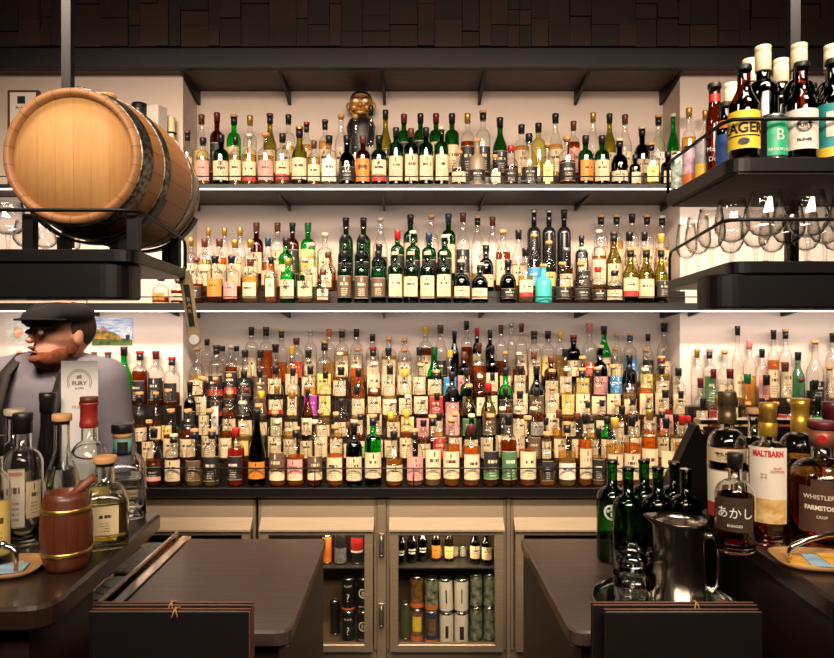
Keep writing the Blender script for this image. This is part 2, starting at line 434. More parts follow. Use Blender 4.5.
SHN = {'c': '', 'g': 'high shouldered', 't': 'slim', 's': 'squat', 'q': 'square', 'd': 'sloping', 'h': 'tapering', 'b': 'beer', 'o': 'round'}
def profile(sh, r, h, nr):
    """[(r, z, squareness)] outer wall from the foot to the neck's mouth, and (z_foot_label, z_top_label, z_shoulder, z_neck)"""
    S_ = {'c': (.60, .73, .5), 'g': (.66, .76, .35), 't': (.52, .78, .8), 's': (.50, .70, .6), 'q': (.60, .70, .3), 'd': (.50, .75, .9), 'h': (.40, .80, 1.1), 'b': (.56, .78, .8), 'o': (.46, .68, .55)}[sh]
    zs, zn = S_[0] * h, S_[1] * h
    if sh in 'cgq' and zn - zs < r * .8: zs = zn - r * .8
    q = 1 if sh == 'q' else 0
    P = [(r * .86, 0, q), (r * .97, .004, q), (r, .011, q)]
    if sh == 'o': P += [(r * 1.0, zs * .3, 0)]
    P.append((r, zs * .55, q)); P.append((r, zs, q))
    n = 6
    for k in range(1, n + 1):
        t = k / n
        if S_[2] < .7: a = t * PI / 2; rr = nr + (r - nr) * (math.cos(a) ** .9); zz = zs + (zn - zs) * (math.sin(a) * .62 + t * .38)
        else: s = (1 - math.cos(t * PI)) / 2; rr = r + (nr - r) * (s * .7 + t * .3); zz = zs + (zn - zs) * t
        P.append((max(rr, nr), zz, q * (1 - t)))
    P += [(nr * .98, (zn + h) / 2, 0), (nr * 1.0, h * .955, 0), (nr * 1.12, h * .96, 0), (nr * 1.12, h * .985, 0)]
    return P, (.10 * h, zs * (.93 if sh not in 'dh' else .98), zs, zn)
def sec_r(a, q):
    ca, sa = math.cos(a), math.sin(a)
    if not q: return 1.0
    return (1 - q) + q / (abs(ca) ** 7 + abs(sa) ** 7) ** (1 / 7)
def arc_patch(rf, z0, z1, half, q=0, nu=12, nz=1, zoff=.0006, centre=0.0):
    """curved paper patch facing -Y; rf(z) gives the radius"""
    m = MB()
    for j in range(nz + 1):
        z = z0 + (z1 - z0) * j / nz
        for i in range(nu + 1):
            a = -PI / 2 + centre + half * (2 * i / nu - 1)
            e = rf(z) * sec_r(a, q) + zoff
            m.v.append((e * math.cos(a), e * math.sin(a), z))
    for j in range(nz):
        for i in range(nu):
            a = j * (nu + 1) + i
            m.face([a, a + 1, a + nu + 2, a + nu + 1], 0, True, [(i / nu, j / nz), ((i + 1) / nu, j / nz), ((i + 1) / nu, (j + 1) / nz), (i / nu, (j + 1) / nz)])
    return m
def make_bottle(name, lab, loc, r, h, sh, gl, fill, lb, cap, group=None, cat='bottle', seg=16, level=None, lz=None, rz=None, neck=None, lab_half=None, custom=False, real=False):
    root = thing(name, lab, cat, loc, random.uniform(-.25, .25) if rz is None else rz, group)
    if sh == 'q' and rz is None: root.rotation_euler.z = random.uniform(-.12, .12)
    nr = neck or max(.0102, min(.0138, r * .38))
    P, (l0, l1, zs, zn) = profile(sh, r, h, nr)
    q = 1 if sh == 'q' else 0
    m = MB(); m.lathe([(p[0], p[1]) for p in P], seg, sec=[p[2] for p in P]); 
    if real and gl == 'C':
        th = min(.003, r * .1)
        inn = [(max(p[0] - th, .002), max(p[1], .009), p[2]) for p in P if p[1] > .008]
        full = [(p[0], p[1]) for p in P] + [(p[0], p[1]) for p in inn[::-1]] + [(.0005, .008)]
        m = MB(); m.lathe(full, seg, sec=[p[2] for p in P] + [p[2] for p in inn[::-1]] + [0], close=False); k0 = len(m.v); m.v.append((0, 0, 0))
        for i in range(seg): m.face([k0, (i + 1) % seg, i], 0)
        m.build('glass', realglass('near_glass_clear', (.97, .98, .97, 1)), root)
    else: m.build('glass', GL[gl][1], root)
    if fill in LQ and gl not in 'KTMD':
        lv = level if level is not None else random.choice([.45, .6, .75, .85, .95, 1.0, 1.05])
        top = zs * lv
        Q = [(p[0] * .93, max(.006, p[1]), p[2]) for p in P if p[1] < top and p[1] < zn]
        # radius of the wall at the fill line
        zt = max(top, Q[-1][1] + .002)
        for a, b in zip(P, P[1:]):
            if a[1] <= zt <= b[1]:
                tt = (zt - a[1]) / max(1e-6, b[1] - a[1]); Q.append(((a[0] + (b[0] - a[0]) * tt) * .93, zt, a[2] + (b[2] - a[2]) * tt)); break
        if real: Q = [(max(p[0] / .93 - min(.003, r * .1) - .0003, .002), max(p[1], .0095), p[2]) for p in Q]
        m = MB(); m.lathe([(p[0], p[1]) for p in Q], seg, sec=[p[2] for p in Q])
        m.build('liquid', realglass('near_liquid_' + fill, {'a': (.86, .40, .07, 1), 'd': (.62, .17, .03, 1), 'p': (.95, .84, .52, 1), 'w': (.98, .98, .96, 1), 'r': (.6, .05, .03, 1)}[fill], ior=1.34) if real else LQ[fill][1], root)
    if lb != 'n' and not custom:
        if lz: z0, z1 = lz[0] * h, lz[1] * h
        else:
            z0 = l0 + random.uniform(-.01, .02) * h; z1 = l1 - random.uniform(.02, .11) * h
        rr = lambda z: r if z <= zs else r * .98
        arc_patch(rr, z0, z1, lab_half or (1.15 if not q else .62), q).build('label', label_mat(lb), root)
    # stopper / capsule
    top = cap[0]; m = MB(); cr = nr * 1.16
    if len(cap) > 1:      # foil sleeve with a wide stopper top
        hs = min(.048, h * .17)
        m.lathe([(cr, h - hs), (cr * 1.02, h - .013)], 12, m=0); m.build('capsule', cap_mat(cap[1]), root)
        m = MB(); m.lathe([(cr * 1.12, h - .0128), (cr * 1.16, h - .011), (cr * 1.16, h - .002), (cr * 1.08, h)], 12); m.build('stopper', cap_mat(top), root)
    elif top in 'cws' or (top == 'n' and sh in 's'):
        m.lathe([(nr * .9, h - .022), (nr * .9, h - .015), (cr * 1.10, h - .0148), (cr * 1.13, h - .013), (cr * 1.13, h - .002), (cr * 1.02, h)], 12); m.build('stopper', cap_mat(top), root)
    elif sh == 'b' and top == 'k':
        m.lathe([(cr * 1.0, h - .012), (cr * 1.03, h - .011), (cr * 1.02, h - .003), (cr * .95, h)], 18); m.build('crown_cap', cap_mat(top), root)
    else:
        hs = min(.046, h * .155)
        m.lathe([(cr * .98, h - hs), (cr * 1.0, h - .018), (cr * 1.06, h - .016), (cr * 1.06, h - .002), (cr * .97, h)], 12); m.build('capsule', cap_mat(top), root)
    return root

USED = {}
ALL = []
def shade_word(gl, fill):
    if gl == 'C': return {'a': 'amber filled', 'd': 'dark amber', 'p': 'pale gold', 'r': 'red filled', 'w': 'clear', 'n': 'clear'}[fill]
    return GL[gl][0]
def row(text_, Y, base, where, group, name='whisky_bottle', side=None):
    L = []
    for tok in text_.replace('\n', ' ').split(';'):
        f = tok.split()
        if not f: continue
        x, top, w, sh, gl, fi, lb, cap = float(f[0]), float(f[1]), float(f[2]), f[3], f[4], f[5], f[6], f[7]
        L.append([X_(x, Y), Z_(top, Y), w / 2 * Y / F, sh, gl, fi, lb, cap, x])
    L.sort(key=lambda b: b[0])
    for a, b in zip(L, L[1:]):
        gap = b[0] - a[0]; s = a[2] + b[2]
        if gap < s + .001:
            k = (gap - .001) / s
            if k < .8: print('TIGHT', where, a[8], b[8], round(k, 2))
            a[2] *= k; b[2] *= k
    for X, Z, r, sh, gl, fi, lb, cap, px in L:
        h = Z - base
        if h < .1: print('LOW', where, px, h); continue
        r = min(r * (.93 if sh == 'q' else 1), h * (.30 if sh in 'sq' else .215), .0385)
        if sh == 'q': r *= .93
        ALL.append(dict(X=X, Y=Y, z=base, r=r, h=h, sh=sh, gl=gl, fi=fi, lb=lb, cap=cap, where=where, group=group, name=name, px=px))
ORD = ['first', 'second', 'third', 'fourth', 'fifth', 'sixth', 'seventh', 'eighth', 'ninth', 'tenth', 'eleventh', 'twelfth', 'thirteenth', 'fourteenth']
def capword(cap):
    if len(cap) > 1: return CCOL[cap[1]][0] + ' neck and ' + CCOL[cap[0]][0] + ' top'
    return CCOL[cap[0]][0] + (' stopper' if cap[0] in 'cws' else ' cap')
def emit_all():
    by = {}
    for b in ALL:
        lw = LCOL[b['lb'][0]][0]
        sh = SHN[b['sh']]
        desc = ' '.join(x for x in [sh if sh not in ('beer', 'high shouldered') else '', shade_word(b['gl'], b['fi']), 'bottle,', lw, 'label,', capword(b['cap']) + ','] if x)
        if len(desc.split()) + len(b['where'].split()) > 13:
            desc = ' '.join(x for x in [shade_word(b['gl'], b['fi']), 'bottle,', lw, 'label,', (CCOL[b['cap'][-1]][0] + ' neck' if len(b['cap']) > 1 else capword(b['cap'])) + ','] if x)
        b['desc'] = desc + ' ' + b['where']
        by.setdefault(b['desc'], []).append(b)
    for d, L in by.items():
        L.sort(key=lambda b: b['X'])
        for i, b in enumerate(L):
            if len(L) == 1: b['label'] = d
            else: b['label'] = d + ', ' + ORD[min(i, 13)] + ' from left'
            b['label'] = b['label'][0].upper() + b['label'][1:]
    for b in ALL:
        make_bottle(b['name'], b['label'], (b['X'], b['Y'], b['z'] + .0006), b['r'], b['h'], b['sh'], b['gl'], b['fi'], b['lb'], b['cap'], b['group'])
# ---- upper shelf: x top width shape glass fill label cap
GU, GM, GD = 'whisky bottles on the upper shelf', 'whisky bottles on the lower shelf', 'spirit bottles of the stepped display'
row('''187.5 131 11 c C p w nk; 203 138 14 c C p p k; 221 135 16 c G - w k; 235.5 137 12 c C p w k; 249.5 134 14 c C p wr w; 266 133 16 c C p p c;
282.5 134 14.5 c C p wr k; 299.5 127 16 d O - w gk; 314 141 13 c C p w n; 329 136 15.5 c C p W k; 347 136 16 o D - k k; 363 136 14.5 c B - o n; 379 136 15.5 c G - wr k;
396 128 14.5 g G - w k; 411 129 14.5 g G - w n; 426 128 14.5 g G - w k; 441.5 127 14 g G - w w; 459 151 14.5 s C d w c; 477 139 18 o M - k c; 495 155 14 q C w w c;
511 146 14.5 s C d k r; 529 134 17 o C w k k; 547.5 143 15 q C p y c; 567 137 17 c C d k c; 585.5 136 15 c G - o k; 602 136 15 c G - w k; 619.5 139 17.5 o D - w wk; 635 155 11 c D - w k;
651 143 17 q C p y ck; 668 152 14 c D - w k''', 3.13, Z1, 'front row of upper shelf', GU)
row('''201.5 115 13.5 t C p y n; 217 113 14 c R - k t; 234 115 14.5 c E - w ck; 250 116 13.5 c C p w g; 270 114 13.5 d O - w nk; 288.5 115 13 c C p w k; 306.5 122.5 12 c C p w rk; 325 120 12.5 c C p w nk;
341 115 13 t C w w c; 355.5 115 11 t C w W c; 371 106 11.5 t C w s k; 385.5 110.5 13 d O - k k; 404 114.5 14 g G - k t; 420.5 114 14 g G - k k; 436 114 14 g G - w t;
452 114 14.5 g G - w k; 467.5 114 14 c C d k g; 483 111 15 c C d k ck; 500 118 15 d G - k k; 521.5 125 15 c C p w k; 538.5 123.5 14.5 c Y - n k; 555.5 114 14.5 d C p w k; 573.5 121.5 13 c C d p n;
593 113 12.5 t C p w g; 609.5 114 13 d O - w k; 625 115 13 t C p w n; 642 127 15.5 o D - w wk; 658.5 115.5 13.5 d C p W ck; 673 114 12 d E - w w; 689 113 13 c C p w g; 705 115 11 c C p k g''', 3.30, Z1 + .0706, 'rear row of upper shelf', GU)
# rear row in front of the right pier has no room behind: stand those on the shelf itself
for b in ALL:
    if b['px'] > 680 and b['Y'] == 3.30: b['Y'] = 3.17; b['X'] = X_(b['px'], 3.17); b['h'] += .0706 - .02; b['z'] = Z1
# ---- lower shelf
row('''146 284 13 c C d w c; 161 277 18 q C d o k; 178 279 14 s C d w n; 196.5 258 14 s C d k n; 215 256 15.5 c C d o k; 231.5 256 15.5 c C d p k; 250.5 259 15.5 c C p w n; 271 257 14 q C a w k; 288 259 15.5 c E - w g; 305 258 15.5 c C p w w;
323 270 17 q C a w n; 344.5 251 14.5 c G - t k; 361.5 251 14.5 c G - t k; 378.5 251 15 c G - t k; 395 252 14.5 g G - w w; 411 252 15 g G - w w; 427.5 252 15 g G - w w; 443.5 252 15 g G - w w;
461.5 260 17 o D - w wk; 480 263 17 o D - w wk; 508 260 18 o D - k k; 525.5 248 15 t C p wr k; 543.5 264 19 o T - n c; 562.5 262 17.5 o C d k c; 581 262 17 o C d k c; 598 267 15 s C d k r;
614.5 271 15.5 s C d w k; 630.5 248 15.5 d O - wr ck; 646.3 248 15.5 d O - w ck; 661 248 13.5 d O - k ck; 676 290 14 s D - k k; 691 289 13 s B - r n; 706 286 13 s R - r k''', 3.11, Z2, 'first row of lower shelf', GM)
row('''191 238 12 c C p w g; 204.5 239 14 c C p w n; 219.5 239 14.5 c C a w n; 235 240 15 c C a w g; 250.5 240 15 c C a w g; 268 238 13 t C a w b; 286 238 15 c E - w k; 311.5 243 13.5 c C p w w;
328 252 16 q C a w n; 345 235 14.5 c G - k k; 362 235 14.5 c G - k k; 379 244 15 c G - b k; 397.5 230 14 g G - k r; 413 231 14.5 g G - k w; 429 233 14.5 g G - k b; 444.5 235 14.5 g G - k w;
486 243 15 o D - w wk; 503 230 15 c C d w c; 518.5 230 14 t C p w k; 534 234 13.5 d C w b c; 549 241 14 o C p y c; 566 248 14 s C d w s; 583 247 14 d C d k w; 599 230 14 c C a w w; 614 232 15 d O - w nk; 629.5 232 15 d C a w k;
644.5 232 14 d C a w k; 661 234 14 d C p w y''', 3.228, Z2 + .0606, 'middle row of lower shelf', GM)
row('''208.5 228 11.5 t C w b g; 224.5 228 11.5 t C w y g; 240 228 12 t C w w g; 256.5 223 14 c R - w n; 277.5 223 13.5 c C w w n; 292.5 223 13.5 c B - k k; 308 223 15 c E - y G;
325 233 16 q C a w w; 346 218 14.5 c G - n k; 363.5 218 14.5 c G - n k; 380.5 218 15 t C w k w; 397.5 245 11 g G - n k; 410.5 215 14.5 g G - w k; 431.5 215 14.5 c C a n c; 448.5 214 14.5 g G - w b; 463 213 14 t C w k n;
477.5 216 13 t C p W ck; 492.5 217 13.5 d C w n n; 534 210 13.5 g K - n s; 549 210 13.5 g K - n s; 564 210 13.5 g K - n k; 581.5 236 13.5 q K - w k; 601 215 14 c C a w ck;
616.5 215 13.5 c C p w ck; 632 214 13.5 c C p w k; 647 215 13.5 c C p w ck; 662 216 13.5 c C p w wk''', 3.345, Z2 + .1206, 'rear row of lower shelf', GM)
# ---- stepped display, middle (A = lowest, F = highest)
W_ = ['lowest row of display', 'second row of display', 'third row of display', 'fourth row of display', 'fifth row of display', 'topmost row of display']
def drow(k, s, nm='spirit_bottle'): row(s, AR[k][0], AR[k][1] + .0006 * (k > 0), W_[k], GD, nm)
def nrow(k, s, wh): row(s, NR[k][0], NR[k][1] + .0006 * (k > 0), wh, GD, 'spirit_bottle')
drow(0, '''154 429 15.5 o C d kp k; 174 434 18 c C d w wk; 194.5 429 17 c C p t ck; 212 429 17 c C p k ck; 236 428 17 c C r k r; 257 410 18.5 h D - o k; 278 420 17.5 c C a tw w;
296 427 17.5 c C a pw ck; 314.5 420 15.5 c C d tw w; 335.5 425 17.5 c C a w c; 354 423 16.5 c D - w k; 373 414.5 17.5 c E - w ck; 394 431.5 18 d C a w k; 414.5 429 18 c C p p ck;
432.5 415 16.5 c C p w ck; 451.5 418 17 c C a w c; 471 425 17 c C a w t; 490.5 414 17 c C d kg c; 508.5 415 16.5 c C d g k; 527.5 416 17 c C a w c; 547 432 18 q C a k c;
567 422 18.5 s C p W ck; 585 414 14 c C a w k; 598.5 428 13 c C p k k; 614.5 418 16.5 c C p w y; 632 416 16.5 c C a w k; 649.5 410 16.5 c C a w g; 666 418 15 c C p w k; 682 415 14 c C p w r''')
drow(1, '''171 409 15 c C d w c; 188 409 16 c C d w c; 210 409 16 c C d w c; 226 408.5 14 c C d w n; 242.5 401 16 o C p y w; 259 404 15 o C w n c; 275 411 14 c C p w c; 290.5 412 14 c C p w c;
306 419 13 c C a w w; 321 410 13.5 c C p w c; 336 412 13 c C p w c; 348 422 10 c C d w n; 360.5 411 14 t C d w ck; 377 413 13 c C w w k; 391 412 13.5 c C p w y; 406.5 410 14 c C d w y; 423.5 420 14 c C d w k; 439 413 14 c C p r k; 455 412 14 c C d w c;
471.5 414 14 c G - w w; 487 412 13 c C w w n; 502.5 407 14 c C d w w; 518 407 14 c C d w w; 533.5 407 14 c C d t w; 546 418 10 c C p w k; 559 410 13.5 c C p w n; 577 413 15 c C a w n; 591.5 415 13 c C p w nk;
607 417 14 c E - w k; 622 406 14 c C p w k; 635.5 414 12 c C w w k; 648.5 408 12 c C a w k; 662 409 13 c C p w ck; 676 414 13 c C p w k; 688 416 11 c C p w r''')
drow(2, '''190 382 12 c D - k k; 204.5 377 13.5 t C w w c; 215.5 377 13 q C w W c; 230 391 14 c C d w c; 246 388 15 s C d w n; 261.5 391 13 t C w w y; 277 385 12.5 t C p w g; 292 391 14 o C p w g; 307.5 389 11.5 t O - w k;
323.5 391 14 o C p w c; 341 399 14 c C w w k; 357 386 13.5 t C p w k; 374 389 16 c C a w W; 393 400 14 c C p w w; 408 395 14 c C d y w; 423 397 13.5 c C p p w; 437 393 13 c C p w k;
453 388 15 c C p p k; 469 384 14.5 d O - g c; 488.5 383 15 d O - t r; 505.5 388 13 c C d k k; 520 391 15 c C d w k; 536.5 388 15 s C d s k; 552 386 14 c C d w c; 568 389 15 o C d w c; 588 402 12 c C p w k; 602 400 12 c C w w k;
617 402 13 c C a w c; 633 398 13 c C a w k; 649 395 14 c C p w c; 665.5 390 14.5 c C r p k; 681 391 12 c C a w k'''.replace('374 389 16 c C a w W', '374 389 16 c C a w w'))
drow(3, '''201.5 376 13 c C w w c; 217 379 13 c C d kr n; 229 374 12 c C d k c; 244 371 14 c C w k k; 260 370 13 c C p t k; 276 366 15 s C w wr k; 293 368 14 q C p w k; 310.5 366 14 c C p u k; 325.5 371 13 c C p y k; 341 367 15 o C w n k; 358.5 369 13.5 t C a w k; 374.5 362 14 t C d w w;
390 366 15 o C p w k; 405 369 14 t C w w y; 421 363 15 d C w w c; 436.5 370 14.5 c C p r ck; 452 372 14.5 s D - p k; 466.5 368 14 q G - t k; 480 375 12.5 q C w w w; 492.5 373 11 c C d w k; 505.5 368 15.5 o E - k k; 520.5 366 16 c C d w k; 536.5 366 15.5 d D - t k;
552 369 14.5 c C a w c; 567 368 14 c C p y w; 582 368 15.5 c C p w ck; 597.5 367 15.5 c C p w ck; 613 365 14.5 c C w w c; 629 366 14 d C p w k; 645 368 15 c C a w w; 661.5 366 14 c C p w k; 678.5 368 14 c C p w k''')
drow(4, '''197 347 16.5 o C p w c; 216.5 345 15.5 c C w kr nk; 231 345 13 c C d kr w; 245 350 14 c C w k k; 260.5 350 14 c C w t k; 275.5 344 15 o C w w k; 292 346 13.5 c C p w y; 308.5 350 14 c C w w k; 324.5 341 15 c C p y gk;
340 352 14 t C w w w; 357.5 347.5 15.5 c C a n c; 373 347 14 c C a w rk; 388.5 348 14.5 c C p w k; 404.5 348 15 c C w w c; 419.5 347.5 14 c C d w k; 434.5 347 14.5 d E - w G; 450 350 13.5 c C p b y; 464 352 13 c D - p n;
479 343 13 c C d n n; 492 345.5 12.5 c B - w k; 505 351 12 c C w w c; 519 352 13 c C d w w; 534 352 13.5 c C a w n; 551 356 14 c B - w n; 565 349 13 c C w w k; 582.5 356 13.5 c C p y c; 600 345 15 s D - p w; 615 347 13.5 c C w b c; 629.5 355 14 s D - k k;
645.5 348 14 c C p y c; 661.5 356 14.5 c C p w ct; 678 350 13.5 c C w w c''')
drow(5, '''207 339 11 c C w n k; 222.5 346 12 c C w n k; 236.5 346 12 c C w w k; 251.5 327 13 c C w w k; 266 327 13 c C a n nk; 281.5 329 13.5 q C a n yk; 296.5 338 13.5 c C d r t; 310.5 329 12.5 c C w w w; 329 329 12.5 c C p n o; 342 329 13.5 c C p w ck; 356.5 329 12.5 c C w w k; 372.5 334 13 c C w w k;
389 337 16 c C p w c; 404.5 338 13.5 c C w w c; 425.5 326 13.5 c C d w y; 440.5 325 13.5 t C d k n; 454.5 331 9 t D - n k; 466.5 321 11.5 c C d n k; 477 328 9 c D - w r; 490 330 9 c D - n k; 501 325 11 c C d n n; 513 323 10 c C w n s; 521 323.5 5 c C d n n;
534 331 13.5 c C y w nk; 548 331 13 c C p y k; 560 331 9.5 c C p n y; 573.5 335 14 c D - w rk; 589.5 323 15 o C p r p; 604 326 14 d E - w k; 617 333 11.5 t C w w c; 630 333 12.5 c C w b cb; 648 334 10.5 t C w k k; 664 323 13.5 o C w w k; 677 327 11.5 t C w w w'''.replace('c C y w nk', 'c C p w nk').replace('513 323 10', '511.5 323 9').replace('521 323.5 5 c C d n n', '521.5 323.5 11.5 c C d w n'))
# ---- piers: behind the person, and behind the steel topped cabinet
lw = ['lowest row behind person', 'second row behind person', 'third row behind person', 'top row behind person']
rw = ['lowest row at far end', 'second row at far end', 'third row at far end', 'top row at far end']
nrow(3, '81 354 11 c C w w k; 94 352 12 c C d w n; 108 352 13 c C w w nb; 124 347 15.5 d E - w k; 140 351 15 c C d k rk; 156 351 15 c C d k t; 172 357 15.5 c C d k rk', lw[3])
nrow(2, '106 392 14 c C w w c; 122 394 14 c C d w c; 139.5 392 15.5 o C d w ck; 156 392 15.5 o C d w ck; 167.5 389 14.5 o C d y c', lw[2])
nrow(1, '131 420 13 c C w w c; 149 420 13 c C w w c; 115 415 13 c C d w k', lw[1])
nrow(3, '697 349 12 c C w n g; 709.5 349 12.5 c C w g pk; 724.5 350 14.5 o C w w c; 737.5 326 11 d C w w k; 749.5 340 12 c C p n p; 762 349 11.5 c C w p k; 773.5 330 11 c C a w k; 785.5 329 12 c C w w ck; 798 352 13 d A - n k; 815 340 20 d C d k c; 832.5 333 12 c C w w k', rw[3])
nrow(2, '700.5 378 14.5 c C d w t; 713.5 369 14 c C p r t; 730 369 14.5 c C d w t; 747.5 374 14 d C p w G; 766.5 375 15 d C w w k; 785 362 16 o C d r n; 801 378 12 s C d n n; 815 380 13 c C w w k; 829.5 366 13.5 c C d w c', rw[2])
nrow(1, '703 398 12 c C d w k; 718 396 13 c C d w g; 733 400 13 c C w w k; 748 402 12 c C p w c; 762 398 12 c C d w k; 776 402 13 c C p w c; 790 399 12 c C w w w; 804 402 12 c C d w k; 818 396 13 c E - w k; 832 402 12 c C d w n', rw[1])
emit_all()
print('BOTTLES', len(ALL))
# ---------------------------------------------------------------- steel undercounter fridges
YF = 2.95
def fx(px): return X_(px, YF)
def fz(py): return Z_(py, YF)
M_hood = plain('lit_hood_steel', srgb(176, 154, 126), .4, metal=.5, noise=.12, nscale=10, stretch=(.6, 1, 30))  # the brushed steel lightened: light on hood and upper panel is in its colour
M_in = plain('fridge_interior', srgb(110, 88, 64), .5)
def fridge(x0, x1, label, side):
    t = thing('undercounter_fridge', label, 'fridge', ((x0 + x1) / 2, YF, 0))
    w = (x1 - x0) / 2 - .002; zt = ZC - .046
    m = MB()   # shell: plinth, sides, back, upper panel, floor
    zo0, zo1 = fz(652), fz(530)
    m.box(-w, w, .03, .30, .02, zo0); m.box(-w, -w + .012, .02, .30, zo0, zt); m.box(w - .012, w, .02, .30, zo0, zt)
    m.build('cabinet_shell', M_steel, t)
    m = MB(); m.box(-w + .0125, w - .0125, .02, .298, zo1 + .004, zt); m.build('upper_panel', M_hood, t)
    m = MB(); m.box(-w + .0125, w - .0125, .285, .299, zo0 + .001, zo1); m.box(-w + .0125, w - .0125, .03, .284, zo0 + .001, zo0 + .006); m.build('lining', M_in, t)
    m = MB()   # sloping hood over the door
    hw = w - .012
    zz0, zz1 = fz(519), fz(528)
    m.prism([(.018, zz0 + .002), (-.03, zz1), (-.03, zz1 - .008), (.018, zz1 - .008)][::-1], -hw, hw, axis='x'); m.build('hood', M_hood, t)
    # door frame with glass
    d = MB(); fw = .036; y0, y1 = -.018, .014
    dz0, dz1 = fz(651), fz(531.5)
    X0, X1 = -hw + .004, hw - .004
    for a, b in (((X0, X0 + fw), (dz0, dz1)), ((X1 - fw, X1), (dz0, dz1)), ((X0 + fw, X1 - fw), (dz0, dz0 + fw)), ((X0 + fw, X1 - fw), (dz1 - .014, dz1))):
        d.box(a[0], a[1], y0, y1, b[0], b[1], bev=.004)
    door = d.build('door', M_steel, t)
    g = MB(); g.box(X0 + fw, X1 - fw, -.004, .002, dz0 + fw, dz1 - .014); g.build('door_glass', thin('fridge_glass', g4(.93, .92, .88), g4(.5, .5, .45), .8), door)
    s = MB(); s.box(-w + .013, w - .013, .04, .283, fz(571) - .006, fz(571)); s.build('wire_shelf', plain('wire_shelf_dark', srgb(70, 64, 58), .4, metal=.7), t)
    # hinge side latches
    lx = X1 + .028 if side > 0 else X0 - .028
    return t, dz0
M_cat = plain('cast_metal', srgb(128, 116, 100), .4, metal=.85)
edges = [(108, 255, 'steel fridge half hidden behind the dark bench and the small cask'), (257, 377, 'steel glass door fridge with dark cans, partly behind the wooden bench'),
         (386, 507, 'steel glass door fridge showing white and orange beer cans'), (511, 660, 'steel fridge beside the bench with the green bottles'),]
FR = []
for a, b, l in edges:
    FR.append(fridge(fx(a), fx(b), l, 1)[0])
# posts between the fridges with cast latches
for px0, px1, lb in ((377, 386, 'narrow steel post between the two lit fridges, with two latches'), (507, 511, 'thin steel post between the can fridge and its neighbour')):
    t = thing('fridge_post', lb, 'post', (fx((px0 + px1) / 2), YF, 0.02))
    hw = (fx(px1) - fx(px0)) / 2 - .0005
    m = MB(); m.box(-hw, hw, .016, .2, 0, ZC - .068); m.build('post_panel', M_steel, t)
    if px1 == 386:
        for py in (545, 615):
            z = fz(py) - .02
            m = MB(); m.box(-.012, .012, .004, .016, z - .05, z + .05, bev=.003); m.tube([(0, -.006, z + .044), (0, -.012, z + .02), (0, -.01, z - .02), (0, -.012, z - .04)], [.009, .006, .0085, .009], 10)
            m.ball((0, -.014, z - .043), .009, 12); m.build('latch', M_cat, t)
# a steel back panel runs above the hoods, under the counter slab
m = MB(); m.box(-2.3, fx(108) - .002, YF + .02, YF + .05, .02, ZC - .045); o = m.build('steel_backsplash', M_steel); tag(o, 'plain steel panel under the counter beyond the fridges, behind the person', 'panel')
m = MB(); m.box(fx(660) + .002, 2.4, YF + .02, YF + .05, .02, ZC - .045); o = m.build('steel_backsplash', M_steel); tag(o, 'plain steel panel under the counter, behind the steel topped cabinet', 'panel')

# ---------------------------------------------------------------- cans and bottles in the fridges
M_alu = plain('can_aluminium', srgb(200, 198, 192), .25, metal=1)
def can(x, y, z, r, h, col, label, band=None, txt=None, group='beer cans in the fridges', lean=0, name='beer_can', tcol=None, emblem=None, rz=0):
    t = thing(name, label, 'can', (x, y, z + .0006), rz, group)
    if lean: t.rotation_euler.y = lean
    m = MB(); m.lathe([(r * .78, 0), (r * .88, .003), (r, h * .06)], 18, close=True); m.build('can_base', M_alu, t); m = MB(); m.lathe([(r, h * .935), (r * .86, h * .975), (r * .84, h), (r * .8, h), (r * .78, h * .975)], 18)
    m.build('can_lid', M_alu, t)
    m = MB(); m.lathe([(r, h * .0605), (r, h * .9345)], 18, close=False); m.build('can_wall', col, t)
    if band: m = arc_patch(lambda q: r, h * band[0], h * band[1], PI * .99, nu=20); m.build('band', band[2], t)
    if emblem:
        m = arc_patch(lambda q: r, h * emblem[0], h * emblem[1], emblem[2], zoff=.0011); m.build('emblem', emblem[3], t)
    if txt:
        for s_, zz, sz in txt: text(s_, sz, tcol, t, (0, 0, h * zz), bend=r + .0014, name='print', ext=.0002)
    return t
m_white = plain('can_white', srgb(226, 216, 200), .4, spec=.5); m_dk = plain('can_dark', srgb(26, 24, 26), .35); m_or = plain('can_orange', srgb(206, 104, 40), .35)
m_red = plain('can_red', srgb(150, 30, 28), .35); m_gr = plain('can_grey_green', srgb(150, 158, 128), .4, noise=.5, nscale=38, col2=srgb(40, 50, 42)); m_brn = plain('can_brown', srgb(70, 40, 26), .35, noise=.6, nscale=45, col2=srgb(130, 96, 40))
m_blu = plain('can_navy', srgb(34, 40, 70), .4); m_ink = plain('print_cream', srgb(232, 224, 206), .5); m_blk = plain('print_black', srgb(22, 20, 20), .5); m_yel = plain('print_yellow', srgb(222, 190, 60), .4)
zf = fz(651) + .036
def fcan(px, pyb, pyt, wpx, **k):
    """place by what the glass shows: base row 0 or stacked"""
    Yc = k.pop('Y', 3.02)
    r = wpx / 2 * Yc / F * .97
    return X_(px, Yc), Yc, r
FLOOR = fz(651) - .001 + .006
hc = (Z_(602, 3.02) - Z_(627, 3.02))
H0 = .118
def stack(px, w, Y, specs):
    z = FLOOR
    for h, col, lab, kw in specs:
        can(X_(px, Y), Y, z, w / 2 * Y / F, h, col, lab, **kw); z += h + .0008
HB = .147
